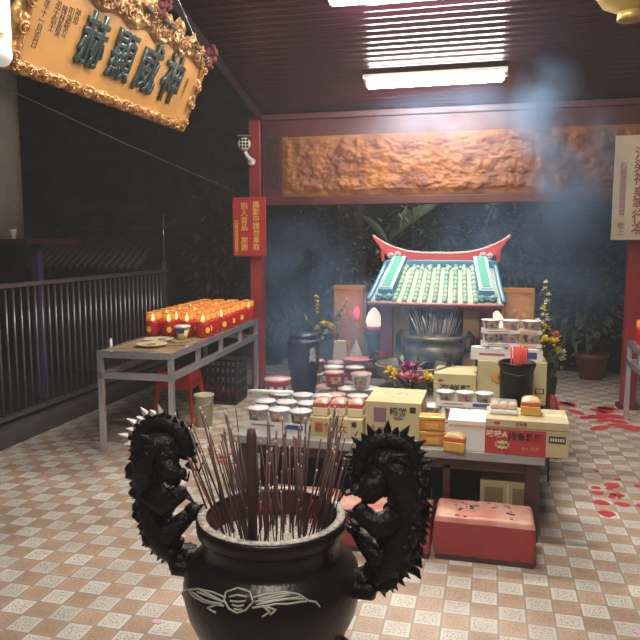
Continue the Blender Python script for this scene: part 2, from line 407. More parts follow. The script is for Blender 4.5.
# security camera on the post
t = thing('security_camera', 'white security camera with square lens cluster on the post', 'camera', (-2.545, 6.94, 2.56), R(18))
wm = mat('camera_white', (.62, .60, .56), .4)
MB().lathe([(.0, 0), (.06, 0), (.066, .02), (.066, .14), (.0, .15)], (0, -.10, .09), 18, Matrix.Rotation(-PI / 2, 4, 'X')).build('housing', wm, t)
MB().box((0, -.03, .165), (.15, .2, .015), bev=.004).build('sunshade', mat('hood_brown', (.14, .11, .10), .5), t)
b = MB()
for i in (-1, 0, 1):
    for j in (-1, 0, 1): b.lathe([(0, -.008), (.013, -.006), (.014, 0)], (i * .033, -.10, .09 + j * .033), 10, Matrix.Rotation(-PI / 2, 4, 'X'))
b.build('lens', mat('lens_black', (.01, .01, .01), .1), t)
MB().tube([(0, -.01, .03), (.03, -.01, -.03), (.07, .05, -.08)], [.025, .02, .03], 10).sph((.07, .06, -.08), .045).build('bracket', wm, t)

# ------------------------------------------------------------------ fence
def fence():
    X, y0, y1 = -3.80, 1.6, 7.55
    t = thing('metal_fence', 'dark metal railing of slim bars on a low kerb beside the steel table', 'fence', (X, 0, 0))
    MB().box((0, (y0 + y1) / 2, .06), (.22, y1 - y0, .15), bev=.01).build('kerb', mat('kerb_stone', (.06, .05, .05), .8, var=.4, vscale=5), t)
    fm = mat('fence_steel', (.22, .19, .19), .3, .7)
    MB().box((0, (y0 + y1) / 2, 1.28), (.07, y1 - y0, .035), bev=.006).build('top_rail', fm, t)
    MB().box((0, (y0 + y1) / 2, .20), (.05, y1 - y0, .03)).build('bottom_rail', fm, t)
    me = MB().cyl((0, 0, .21), 0.0095, 1.06, 10).mesh('baluster', fm)
    n = int((y1 - y0) / .093)
    for i in range(n):
        if (y0 + .05 + i * .093) < 3.6: continue
        o = bpy.data.objects.new('baluster', me); C.objects.link(o); o.parent = t; o.location = (0, y0 + .05 + i * .093, 0)
    for y in (y1 - .03,):
        MB().box((0, y, .70), (.042, .042, 1.4)).build('fence_post', fm, t)
    MB().tube([(0, y1 - .03, 1.38), (0, y1 - .03, 1.95)], .012, 6).build('rod', fm, t)
fence()

# ------------------------------------------------------------------ steel table with candles
TA = R(3.1)
TM = Matrix.Translation((-2.30, 4.64, 0)) @ Matrix.Rotation(TA, 4, 'Z')       # near right corner; x to the left is negative
def tl(x, y, z=0): return TM @ Vector((x, y, z))
def steel_table(name, label, W, L, Hh, loc, rz, top):
    t = thing(name, label, 'table', loc, rz)
    MB().box((-W / 2, L / 2, Hh - .012), (W - .05, L - .05, .02)).build('table_top', top, t)
    b = MB()
    for z in (Hh - .025, Hh - .19):
        b.box((-W / 2, .02, z), (W, .04, .05)); b.box((-W / 2, L - .02, z), (W, .04, .05))
        b.box((-.02, L / 2, z), (.04, L - .08, .05)); b.box((-W + .02, L / 2, z), (.04, L - .08, .05))
    for k in range(1, 4):
        for x in (-.02, -W + .02): b.box((x, L * k / 4, Hh - .11), (.035, .035, .13))
    b.build('rail_frame', STEEL, t)
    for x in (-.021, -W + .021):
        for y in (.021, L - .021):
            MB().box((x, y, (Hh - .05) / 2), (.042, .042, Hh - .05), bev=.004).build('leg', STEEL, t)
    return t
steel_table('steel_table', 'long steel-framed table covered in burning red candles', .62, 2.34, .80, (-2.30, 4.64, 0), TA, mat('worn_tabletop', (.40, .28, .14), .6, var=.55, vscale=7))
TZ = .80
# one candle, then copies
jar_red = transl('red_jar', (.55, .018, .022), .3, .25); jar_amber = clear('amber_glass', (.95, .50, .14), .55, .12)
flame = mat('flame', (1, .7, .3), .5, emit=(1, .62, .22), es=9)
gold_rim = mat('gold_rim', (.75, .38, .10), .35, .3)
ORD = ['first', 'second', 'third', 'fourth', 'fifth', 'sixth', 'seventh', 'eighth', 'ninth', 'tenth', 'eleventh', 'twelfth']
def mk_candle():
    t = thing('candle_jar', 'x', 'candle')
    MB().lathe([(.0, .0), (.046, .0), (.056, .012), (.062, .05), (.058, .10), (.050, .115), (.047, .115), (.054, .095), (.056, .05), (.0, .09)], (0, 0, 0), 16).build('jar', jar_red, t)
    MB().lathe([(.050, .116), (.057, .135), (.056, .165), (.053, .17), (.052, .165), (.053, .137), (.046, .117)], (0, 0, 0), 16).build('collar', jar_amber, t)
    MB().lathe([(.054, .168), (.058, .171), (.054, .175), (.050, .171)], (0, 0, 0), 16).build('rim', gold_rim, t)
    MB().lathe([(.0, .108), (.013, .122), (.009, .145), (.0, .172)], (0, 0, 0), 8).build('flame', flame, t)
    b = MB(); vs = [b.bm.verts.new((.0642 * math.cos(R(-75) + .33 * math.cos(k * PI / 7)), .0642 * math.sin(R(-75) + .33 * math.cos(k * PI / 7)), .056 + .022 * math.sin(k * PI / 7))) for k in range(14)]; b.bm.faces.new(vs)
    b.build('label', mat('yellow_label', (.85, .55, .04), .5), t)
    return t
c0 = mk_candle(); c0.scale = (1.1, 1.1, 1.22); rng = random.Random(11); first = True; NC = 0
for row in range(10):
    for col in range(4):
        x = -.078 - col * .157 + rng.uniform(-.009, .009); y = .87 + row * .148 + rng.uniform(-.008, .008)
        if row == 0 and col in (1,): y += .02
        p = tl(x, y, TZ)
        lb = 'red candle jar, %s row back from the paper plates, %s in from the aisle side' % (ORD[row], ORD[col])
        a = rng.uniform(-.9, .9)
        if first: o = c0; o.location = p; o.rotation_euler = (0, 0, a); o['label'] = lb; o['group'] = 'candles on the steel table'; first = False
        else: dup(c0, p, a, lb, 'candles on the steel table')
# tall clear glass candle holders at the far end
gl = clear('clear_glass', (.8, .75, .7), .72, .08)
# things at the near end of the table
pm = mat('paper_plate', (.62, .52, .36), .7)
for (x, y, z, lb) in ((-.30, .30, .0, 'cream paper plate at the near end of the candle table'), (-.36, .56, .0, 'cream paper plate closer to the candle jars')):
    t = thing('paper_plate', lb, 'plate', tl(x, y, TZ), 0, 'paper plates on the candle table')
    MB().lathe([(0, .004), (.085, .004), (.125, .022), (.127, .024), (.124, .026), (.084, .008), (0, .008)], (0, 0, 0), 28).build('dish', pm, t)
    b = MB()
    for k in range(7): b.box((rng.uniform(-.05, .05), rng.uniform(-.05, .05), .0095 + k * .0016), (.05, .015, .003), rz=rng.uniform(0, 3))
    b.build('matches', mat('matchwood', (.35, .22, .12), .7), t)
t = thing('yellow_cup', 'pale yellow cup with white printed lid standing before the candles', 'cup', tl(-.22, .74, TZ))
MB().lathe([(0, 0), (.042, 0), (.055, .10), (0, .10)], (0, 0, 0), 20).build('cup', mat('pale_yellow', (.78, .64, .25), .5), t)
MB().lathe([(0, .10), (.070, .10), (.072, .118), (.0, .122)], (0, 0, 0), 20).build('lid', WPLAST, t)
MB().lathe([(.0585, .055), (.0725, .098)], (0, 0, 0), 8, a0=R(-130), a1=R(-50)).build('label_print', BLUEP, t)
for (x, y, rz, lb) in ((-.13, .38, .5, 'brown paper strip lying beside the paper plates'), (-.15, .55, .9, 'folded brown paper by the yellow cup')):
    tag(MB().box((0, 0, .006), (.15, .05, .012), bev=.003).build('folded_paper', mat('brown_paper', (.30, .19, .10), .8), None, tl(x, y, TZ), rz), lb, 'paper', 'papers on the candle table')
tag(MB().lathe([(0, 0), (.012, 0), (.012, .07), (.006, .075), (.006, .085), (0, .085)], (0, 0, 0), 10).build('lighter', mat('lighter_white', (.8, .8, .85), .2), None, tl(-.56, .12, TZ)), 'small white lighter upright at the table corner near the fence', 'lighter')

# under the table: stools, crate, pail
def stool(loc, rz, lb):
    t = thing('plastic_stool', lb, 'stool', loc, rz, 'stacked red stools')
    m = mat('red_plastic', (.55, .03, .025), .35)
    MB().box((0, 0, .395), (.30, .30, .03), bev=.01).build('seat', m, t)
    MB().box((0, 0, .35), (.31, .31, .06), taper=.95).build('apron', m, t)
    for sx in (-1, 1):
        for sy in (-1, 1): MB().tube([(sx * .145, sy * .145, .34), (sx * .18, sy * .18, .0)], .016, 4, smooth=False).build('leg', m, t)
    return t
stool((-2.72, 5.62, 0), .1, 'lower red plastic stool of the stack under the candle table')
stool((-2.72, 5.62, .085), .1, 'upper red plastic stool of the stack under the candle table')
t = thing('plastic_crate', 'black lattice plastic crate on the floor under the candle table', 'crate', (-2.66, 6.45, 0), TA)
bk = mat('black_plastic', (.015, .014, .016), .4)
b = MB(); cw, cl, ch = .44, .36, .40
for z in (.02, .12, .22, .32, ch - .015):
    for s in (-1, 1):
        b.box((s * cw / 2, 0, z), (.012, cl, .022)); b.box((0, s * cl / 2, z), (cw, .012, .022))
for k in range(9):
    for s in (-1, 1):
        b.box((-cw / 2 + cw * k / 8, s * cl / 2, ch / 2), (.014, .013, ch)); b.box((s * cw / 2, -cl / 2 + cl * k / 8, ch / 2), (.013, .014, ch))
b.box((0, 0, .012), (cw, cl, .02)); b.build('lattice', bk, t)
b = MB()
for k in range(6): b.cyl((-.16 + .08 * (k % 5), -.08 + .1 * (k // 3), .025), .035, .1 + .03 * (k % 3), 10)
b.build('candle_ends', mat('spent_red', (.28, .02, .02), .5), t)
t = thing('pale_pail', 'pale green plastic pail on the floor beside the candle table', 'pail', (-2.44, 5.52, 0))
MB().lathe([(0, 0), (.072, 0), (.088, .27), (.094, .275), (.094, .285), (.084, .285), (.066, .02), (0, .02)], (0, 0, 0), 20).build('bucket', mat('pale_green', (.48, .47, .30), .5), t)
MB().tube([(-.09, 0, .27), (-.085, -.09, .22), (0, -.115, .19), (.085, -.09, .22), (.09, 0, .27)], .004, 6).build('handle', STEEL, t)

# ------------------------------------------------------------------ altar table
AZ = .50
def altar():
    t = thing('offering_table', 'low dark wooden offering table crowded with noodles and boxes', 'table', (-.58, 3.70, 0))
    wood = mat('altar_wood', (.085, .035, .032), .45, var=.45, vscale=5); top = mat('altar_top', (.36, .34, .33), .35, var=.25, vscale=4)
    x0, x1, L = -.89, .90, 1.85
    MB().box(((x0 + x1) / 2, L / 2, AZ - .025), (x1 - x0, L, .05), bev=.006).build('table_top', top, t)
    MB().box(((x0 + x1) / 2, .07, AZ - .085), (x1 - x0 - .1, .03, .07)).build('apron', wood, t)
    MB().box(((x0 + x1) / 2, .32, .22), (x1 - x0 - .16, .02, .36)).build('back_panel', mat('altar_dark', (.03, .016, .016), .6), t)
    MB().box(((x0 + x1) / 2, .18, .055), (x1 - x0 - .16, .24, .03)).build('lower_shelf', wood, t)
    MB().box((.38, .07, .23), (.04, .03, .34)).build('divider', wood, t)
    for x in (x0 + .07, x1 - .06):
        for y in (.08, L - .08): MB().box((x, y, (AZ - .05) / 2), (.075, .075, AZ - .05), bev=.006).build('leg', wood, t)
altar()
# carton stored under the table
t = thing('cardboard_carton', 'brown printed carton on the shelf under the offering table', 'carton', (.135, 3.89, .07))
MB().box((0, 0, .12), (.30, .20, .24)).build('box', CARD, t)
b = MB().box((-.075, -.1012, .14), (.10, .002, .14)).box((.075, -.1012, .14), (.10, .002, .14)); b.build('printed_panel', mat('brown_print', (.27, .18, .09), .7), t)
MB().box((0, -.102, .15), (.012, .003, .16)).build('tape', CARDL, t)
# kneeling cushions
def cushion(x0, x1, y0, y1, h, label, worn):
    w_, d_ = x1 - x0, y1 - y0
    t = thing('kneeling_cushion', label, 'cushion', ((x0 + x1) / 2, (y0 + y1) / 2, 0), 0, 'kneeling cushions before the table')
    def top(u, v):
        x = (u - .5) * w_; y = (v - .5) * d_
        e = min(1, min(u, 1 - u) * 22) ; f = min(1, min(v, 1 - v) * 18)
        k = math.sqrt(max(0, 1 - (1 - e) ** 2)) * math.sqrt(max(0, 1 - (1 - f) ** 2))
        return (x, y, h - .03 + .03 * k + .012 * math.sin(PI * u) * math.sin(PI * v) + .004 * noise.noise(Vector((x * 9, y * 9, x0))))
    m = bpy.data.materials.get('red_vinyl') 
    if not m:
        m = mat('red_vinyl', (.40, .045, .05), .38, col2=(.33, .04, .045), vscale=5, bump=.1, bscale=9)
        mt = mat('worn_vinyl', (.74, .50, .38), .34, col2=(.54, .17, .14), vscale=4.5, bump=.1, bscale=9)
    b = MB().grid(top, 60, 48)
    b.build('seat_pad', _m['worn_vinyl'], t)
    def side(u, v):
        P = [(-.5, -.5), (.5, -.5), (.5, .5), (-.5, .5), (-.5, -.5)]
        k = u * 4; i = min(3, int(k)); f = k - i
        x = (P[i][0] * (1 - f) + P[i + 1][0] * f) * w_; y = (P[i][1] * (1 - f) + P[i + 1][1] * f) * d_
        z = .03 + v * (h - .06) + (.008 * noise.noise(Vector((x * 30, y * 30, 1))) if v == 0 else 0)
        g = 1 + .015 * math.sin(PI * v); return (x * g, y * g, z)
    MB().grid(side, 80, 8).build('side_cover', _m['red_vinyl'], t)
    MB().box((0, 0, .025), (w_ * .97, d_ * .96, .05)).build('wooden_base', mat('base_wood', (.10, .07, .055), .8, var=.4), t)
    if worn:
        b = MB(); rg = random.Random(3)
        for k in range(26):
            x, y = rg.gauss(-.05, .09), rg.gauss(.02, .06)
            if abs(x) > .2 or abs(y) > .14: continue
            z = h + .0125 * math.cos(PI * x / w_) * math.cos(PI * y / d_) + .001
            b.box((x, y, z), (rg.uniform(.006, .025), rg.uniform(.003, .008), .003), rz=rg.uniform(-.5, .5))
        b.box((.13, -.04, h + .008), (.045, .012, .003), rz=-.2)
        b.build('crack', mat('crack_dark', (.10, .04, .03), .8), t)
cushion(-.24, .262, 3.28 + .14, 3.68, .235, 'red vinyl kneeling cushion worn pale on top, below the red noodle carton', True)
cushion(-.765, -.262, 3.40, 3.69, .235, 'red vinyl kneeling cushion half hidden behind the black dragon handle', False)
cushion(-1.20, -.785, 3.41, 3.69, .23, 'red vinyl kneeling cushion behind the incense sticks', False)

# ------------------------------------------------------------------ cartons on the table
def carton(name, label, cx, cy, z, w_, d_, h, m, mtop=None, rz=0, seam=True):
    t = thing(name, label, 'carton', (cx, cy, z), rz)
    MB().box((0, 0, h / 2), (w_, d_, h), bev=.003).build('box', m, t)
    if seam:
        MB().box((0, 0, h + .0008), (w_ * .995, .05, .0016)).build('tape', mtop or CARDL, t)
    return t
# yellow carton in front
t = carton('noodle_carton', 'square yellow carton with purple panel behind the dragon handle', -.52, 4.045, AZ, .325, .38, .214, CARD2, CARDL, 0)
MB().box((-.075, -.1905, .135), (.075, .002, .085)).build('printed_panel', PURP, t)
text('橘餅', .052, INK, t, (.03, -.1915, .155), off=.001); MB().box((.115, -.1905, .172), (.035, .002, .035)).build('printed_panel', INK, t)
MB().sph((.03, -.19, .118), .03, sc=(1, .04, .35)).build('printed_panel', PURP, t)
MB().box((-.115, -.1905, .06), (.022, .002, .022)).box((-.06, -.1905, .06), (.06, .002, .006)).box((-.09, -.1905, .04), (.08, .002, .005)).build('printed_panel', mat('brown_print2', (.30, .22, .12), .7), t)
text('金 福 餅', .05, mat('faint_pink', (.62, .42, .35), .7), t, (-.0, .02, .2165), (0, 0, 0), ext=.0005)
# red and tan noodle carton in the corner
t = carton('noodle_carton', 'long red and tan noodle carton on the table corner above the cushion', .222, 3.85, AZ, .43, .30, .19, CARD, CARDL, R(-1))
MB().box((-.058, -.1505, .07), (.315, .002, .138)).build('red_panel', REDP, t)
MB().box((0, -.1515, .148), (.432, .003, .004)).build('flap_seam', mat('seam_brown', (.25, .19, .10), .8), t)  # darker line where the flap meets the front
text('味味A', .042, mat('cream_ink', (.80, .62, .45), .6), t, (-.155, -.152, .108), off=.001)
text('排骨雞麵', .046, INK, t, (-.005, -.152, .098), off=.0012)
b = MB(); st = [((.042 if k % 2 else .031) * math.cos(k * PI / 10), (.026 if k % 2 else .018) * math.sin(k * PI / 10)) for k in range(20)]
b.prism([(-.125 + u, .052 + v) for u, v in st], -.153, -.1505); b.build('starburst', mat('pale_yellow2', (.80, .66, .35), .6), t)
text('新包裝', .020, INK, t, (-.125, -.154, .052)); text('30入 85克', .022, mat('pink_ink', (.62, .25, .22), .6), t, (.02, -.152, .038))
MB().box((.155, -.1508, .098), (.085, .002, .038)).build('black_label', INK, t)
b = MB()
for k in range(6): b.box((.124 + k * .0125, -.1525, .098), (.008, .002, .016))
b.build('label_print', CARDL, t)
MB().sph((-.155, -.150, .170), .018, sc=(1, .05, .5)).build('red_logo', REDP, t)
text('排骨雞', .020, REDP, t, (-.03, -.1516, .170))
# white box in front with orange band
t = carton('white_box', 'plain white box with orange print along its top edge, beside the red carton', -.095, 3.845, AZ, .205, .26, .168, mat('white_card', (.70, .69, .68), .55), mat('white_card2', (.74, .73, .7), .5))
MB().box((0, -.131, .14), (.19, .002, .012)).build('orange_band', mat('orange_print', (.75, .36, .12), .6), t)
# low yellow box with red writing under the red cakes
t = carton('cake_carton', 'shallow yellow carton with red writing under three red-banded cakes', -.845, 3.89, AZ, .315, .22, .115, CARD2, CARDL)
text('喜餅 大', .062, mat('red_ink', (.50, .10, .07), .6), t, (-.03, -.112, .055), off=.001); MB().box((.11, -.111, .085), (.03, .002, .03)).build('printed_panel', INK, t)
def cakebox(loc, rz, w_, d_, h, label, grp, m1, m2):
    t = thing('cake_pack', label, 'cake', loc, rz, grp)
    MB().box((0, 0, h * .25), (w_, d_, h * .5), bev=.006).build('base_tray', m1, t)
    MB().box((0, 0, h * .62), (w_ * .98, d_ * .98, h * .26), bev=.008).build('red_band', m2, t)
    def dome(u, v):
        x = (u - .5) * w_ * .97; y = (v - .5) * d_ * .97
        return (x, y, h * .74 + h * .26 * (max(0, math.sin(PI * u)) * max(0, math.sin(PI * v))) ** .35)
    MB().grid(dome, 14, 12).build('cellophane_lid', mat('cello_gold', (.72, .46, .20), .18, coat=.6) if m1 is not CARDL else mat('cello_pink', (.62, .36, .27), .18, coat=.6), t)
    return t
for k, lb in enumerate(('nearest the noodle bowls', 'in the middle of the three', 'next to the square yellow carton')):
    cakebox((-.945 + k * .102, 3.87 + .01 * k, AZ + .1166), .03 * (k - 1), .092, .13, .105, 'red-banded cake in a clear lid on the shallow carton, ' + lb, 'red cakes on the shallow carton', CARDL, mat('cake_red', (.55, .08, .08), .4))
GCARD = mat('gold_foil', (.70, .42, .10), .3, .3)
OR = mat('orange_pack', (.62, .22, .05), .3, .1, coat=.3)
def snack(loc, rz, lb):
    t = thing('snack_pack', lb, 'snack', loc, rz, 'gold snack packs')
    MB().box((0, 0, .031), (.145, .10, .062), bev=.012).build('wrapper', OR, t)
    MB().box((0, 0, .073), (.15, .10, .022), bev=.008).build('gold_top', GCARD, t)
    MB().box((0, -.051, .03), (.07, .004, .03), bev=.001).build('label', GCARD, t)
snack((-.285, 3.80, AZ), .12, 'orange and gold snack pack on the table top under another pack'); snack((-.288, 3.80, AZ + .085), .04, 'orange and gold snack pack stacked on top of another')
cakebox((-.152, 3.775 - .05, AZ), -.18, .115, .1, .105, 'round-topped gold and red cake pack beside the stacked snacks', 'gold cake packs', GCARD, mat('cake_red2', (.60, .10, .05), .35))
cakebox((.245, 3.87, AZ + .1922), -.05, .105, .11, .10, 'gold and red cake pack standing on the long red carton', 'gold cake packs', GCARD, _m['cake_red2'])
t = thing('clear_tray', 'clear plastic tray of pale cakes on the long red carton', 'tray', (.10, 3.87, AZ + .1922))
MB().box((0, 0, .012), (.15, .13, .024), bev=.006).build('tray', WPLAST, t)
b = MB()
for i in (-1, 0, 1):
    for j in (-.5, .5): b.lathe([(0, .025), (.022, .025), (.024, .04), (.015, .052), (0, .054)], (i * .048, j * .055, 0), 12)
b.build('pale_cake', mat('pale_cake', (.70, .48, .34), .6), t)
MB().box((0, 0, .048), (.146, .126, .03), bev=.01).build('clear_lid', clear('cello', (.85, .8, .75), .7), t)

# back cartons
t = carton('noodle_carton', 'pale yellow carton with dark writing behind the stacked noodle bowls', -.215, 5.03, AZ, .30, .34, .20, CARD2, CARDL)
text('海鮮麵', .075, INK, t, (0, -.1725, .085), off=.001); MB().sph((-.10, -.170, .15), .02, sc=(1, .06, .6)).build('red_logo', REDP, t)
t = carton('noodle_carton', 'tall yellow carton with orange oval carrying white noodle trays', .175, 5.04, AZ, .47, .30, .30, CARD2, CARDL)
MB().sph((.0 - .06, -.150, .185), .085, sc=(1, .02, .62)).build('orange_oval', mat('orange_oval', (.68, .30, .08), .6), t)
text('辛拉麵', .035, INK, t, (-.045, -.1535, .18)); MB().box((.19, -.151, .10), (.06, .002, .04)).build('black_label', INK, t); MB().box((.19, -.1525, .10), (.045, .002, .028)).build('label_print', CARD, t)

# ------------------------------------------------------------------ noodle bowls
PRN = [mat('food_print', (.12, .06, .035), .6, col2=(.50, .44, .34), vscale=34), mat('food_red', (.36, .06, .05), .6, col2=(.58, .50, .42), vscale=30)]
BOWLW = mat('bowl_white', (.70, .70, .70), .4); LIDW = mat('lid_white', (.74, .72, .70), .35); LIDP = mat('lid_pink', (.66, .40, .38), .35)
BOWLP = mat('bowl_red', (.52, .12, .14), .4); BOWLG = mat('bowl_grey', (.55, .57, .62), .4)
def bowl_prof(r, h): return [(0, 0), (r * .74, 0), (r * .97, h * .9), (r * 1.05, h * .91), (r * 1.05, h * .96), (0, h * .965)]
def loose_bowl(loc, r, h, mb, ml, label, rz=0, pr=0):
    t = thing('noodle_bowl', label, 'noodle bowl', loc, rz, 'instant noodle bowls on the table')
    MB().lathe(bowl_prof(r, h), (0, 0, 0), 24).build('bowl', mb, t)
    MB().lathe([(0, h * .966), (r * 1.0, h * .966), (r * 1.02, h), (0, h * 1.01)], (0, 0, 0), 24).build('lid', ml, t)
    MB().lathe([(r * .80 + .0015, h * .22), (r * .92 + .0015, h * .72)], (0, 0, 0), 10, a0=R(-130), a1=R(-50)).build('picture_label', PRN[pr], t)
    return t
def pack(loc, n, r, h, label, rz=0, band=BLUEP, strip=.4, writing=''):
    t = thing('noodle_tray', label, 'noodle tray', loc, rz, 'wrapped trays of noodle bowls')
    W = n * r * 2.12
    for k in range(n):
        x = -W / 2 + r * 1.06 + k * r * 2.12
        bo = MB().lathe(bowl_prof(r, h), (0, 0, 0), 20).build('bowl', BOWLW, t, (x, 0, .004))
        MB().lathe([(r * .80 + .002, h * .34), (r * .955 + .002, h * .88)], (0, 0, 0), 10, a0=R(-135 - 8 * k), a1=R(-45 - 8 * k)).build('picture_label', PRN[k % 2], bo)
    b = MB().box((0, 0, .002), (W, r * 2.05, .004)).box((0, -r * 1.03, h * strip / 2), (W, .003, h * strip)).box((0, r * 1.03, h * strip / 2), (W, .003, h * strip))
    b.build('cardboard_tray', WHITE, t)
    MB().box((W * .28, -r * 1.03 - .0022, h * strip / 2), (W * .28, .0015, h * strip * .6)).build('printed_band', band, t)
    b = MB().box((-W * .2, -r * 1.03 - .0022, h * strip * .5), (W * .36, .0015, h * strip * .22))
    b.build('small_print', mat('grey_red_print', (.40, .16, .15), .6), t)
    return t
# front trays near the white box: two-high
pack((-.185, 4.26, AZ), 3, .068, .115, 'lower tray of three white noodle bowls behind the white box')
pack((-.125, 4.27, AZ + .121), 3, .056, .085, 'upper tray of three white noodle bowls, blue label, before the yellow carton')
# stack on the tall carton
pack((.135, 4.985, AZ + .3018), 4, .058, .085, 'blue-labelled noodle tray lying lowest on the tall carton', band=BLUEP, strip=.95)
pack((.165, 5.04, AZ + .395), 3, .066, .09, 'white noodle tray in the middle of the pile on the tall carton', band=_m['orange_print'], strip=.28)
pack((.165, 5.04, AZ + .489), 3, .066, .09, 'topmost white noodle tray of the pile on the tall carton', band=_m['orange_print'], strip=.28)
pack((-.20, 5.335, AZ), 3, .065, .10, 'white noodle tray half hidden behind the yellow cartons')
# trays at the near corner by the incense
pack((-1.235, 3.93, AZ), 3, .066, .115, 'white noodle tray with blue band at the table corner nearest the candles', R(-3))
pack((-1.25, 4.13, AZ), 3, .066, .115, 'white noodle tray in the second rank from the table front', R(2))
pack((-1.20, 4.35, AZ), 3, .068, .115, 'white noodle tray in the third rank under the red cup', R(0), band=REDP)
# big red-white cup
def redcup(loc, lb):
    t = thing('noodle_cup', lb, 'noodle cup', loc)
    MB().lathe([(0, 0), (.062, 0), (.088, .125), (.094, .127), (.094, .135), (0, .136)], (0, 0, 0), 26).build('cup', mat('cup_red', (.55, .07, .07), .4), t)
    b = MB()
    for a in (-150, -105, -60, -15): b.lathe([(.0735, .035), (.084, .095)], (0, 0, 0), 6, a0=R(a - 13), a1=R(a + 13))
    b.build('white_patch', WPLAST, t)
    MB().lathe([(0, .1362), (.095, .1362), (.096, .144), (0, .147)], (0, 0, 0), 26).build('lid', LIDP, t)
redcup((-1.44, 4.545, AZ + .03), 'large red and white noodle cup beside the dark blue bin')
tag(MB().lathe([(0, -.155), (.010, -.152), (.011, -.13), (.015, -.128), (.015, .155), (0, .155)], (0, 0, 0), 14, Matrix.Rotation(PI / 2, 4, 'Y')).build('white_candle', mat('wax_white', (.86, .84, .78), .4), None, (-1.42, 4.33, AZ + .1225), .06), 'long white unlit candle lying across the noodle bowls', 'candle')
# loose bowls in the smoke
LB = [(-.88, 4.28, .070, .10, BOWLW, LIDW, 'white noodle bowl just behind the three red cakes'),
      (-1.00, 4.47, .072, .10, BOWLP, LIDP, 'red noodle bowl with pink lid next to the third white tray'),
      (-.845, 4.47, .072, .10, BOWLP, LIDW, 'red noodle bowl with white lid behind the square carton corner'),
      (-1.12, 4.70, .072, .105, BOWLW, LIDP, 'white noodle bowl with pink lid beside the dark blue bin'),
      (-.955, 4.67, .070, .105, BOWLW, LIDW, 'white noodle bowl in the middle of the smoky cluster'),
      (-.80, 4.70, .070, .105, BOWLG, LIDW, 'grey noodle bowl in front of the bronze basin'),
      (-1.12, 4.90, .075, .11, BOWLP, LIDP, 'red noodle bowl behind the blue bin'),
      (-.95, 4.90, .075, .11, BOWLW, LIDP, 'white noodle bowl with pink lid close to the bronze basin'),
      (-1.32, 5.12, .075, .11, BOWLW, LIDW, 'white noodle bowl farthest along the candle side of the table'),
      (-1.14, 5.10, .075, .11, BOWLP, LIDW, 'red noodle bowl under the cream paper parcel'),
      (-.97, 5.12, .075, .11, BOWLG, LIDP, 'grey noodle bowl with pink lid below the pink plate')]
for k, (x, y, r, h, mb, ml, lb) in enumerate(LB): loose_bowl((x, y, AZ), r, h, mb, ml, lb, rng.uniform(-.5, .5), k % 2)
LB2 = [(-1.11, 4.90, BOWLW, LIDW, 'white noodle bowl stacked on the red bowl behind the blue bin'), (-.95, 4.91, BOWLP, LIDW, 'red noodle bowl with white lid stacked by the bronze basin'),
       (-1.31, 5.12, BOWLP, LIDP, 'red noodle bowl stacked at the candle side of the pile'), (-1.13, 5.10, BOWLW, LIDP, 'white noodle bowl with pink lid stacked before the paper parcel'), (-.97, 5.12, BOWLW, LIDW, 'white noodle bowl stacked under the pink plate'),
       (-1.06, 4.69, BOWLP, LIDP, 'red noodle bowl with pink lid stacked midway between blue bin and basin'), (-.86, 4.68, BOWLW, LIDP, 'white noodle bowl with pink lid stacked nearest the square carton')]
for k, (x, y, mb, ml, lb) in enumerate(LB2): loose_bowl((x, y, AZ + .1125), .072, .10, mb, ml, lb, rng.uniform(-.5, .5), k % 2)
t = thing('pink_plate', 'pink plate resting on a noodle bowl near the bronze basin', 'plate', (-.97, 5.12, AZ + .2145))
MB().lathe([(0, 0), (.07, 0), (.115, .022), (.117, .025), (.068, .006), (0, .006)], (0, 0, 0), 26).build('dish', mat('pink_plastic', (.65, .22, .25), .35), t)
# plastic bag with red sweets beside the rod
t = thing('sweet_bag', 'clear bag of red and dark sweets lying by the white candle', 'bag', (-1.06, 4.135, AZ))
b = MB(); rg = random.Random(8)
for k in range(26): b.sph((rg.uniform(-.035, .035), rg.uniform(-.06, .06), .02 + rg.uniform(0, .07)), .016, sc=(1.2, 1, .8))
b.build('red_sweets', mat('sweets', (.45, .06, .06), .35, col2=(.10, .06, .06), vscale=18), t)
MB().sph((0, 0, .055), .062, sc=(.85, 1.25, .85), nz=.25).build('plastic', clear('bag_film', (.9, .88, .86), .75), t)

# dark blue bin
t = thing('ribbed_bin', 'dark blue ribbed plastic bin with white lettering among the noodles', 'bin', (-1.345, 4.90, AZ))
pr = [(r_ * 1.1, z_ * 1.3) for r_, z_ in ((0, 0), (.085, 0), (.087, .04), (.093, .045), (.093, .13), (.098, .135), (.106, .14), (.110, .20), (.110, .29), (.114, .295), (.114, .31), (.106, .312), (.10, .33), (.104, .345), (.0, .35))]
MB().lathe(pr, (0, 0, 0), 28).build('body', mat('navy_plastic', (.035, .04, .085), .4, var=.3, vscale=9), t)
text(vert('香燭'), .06, mat('pale_ink', (.55, .55, .6), .5), t, (.093, -.092, .30), (PI / 2, 0, R(48)), ext=.003)
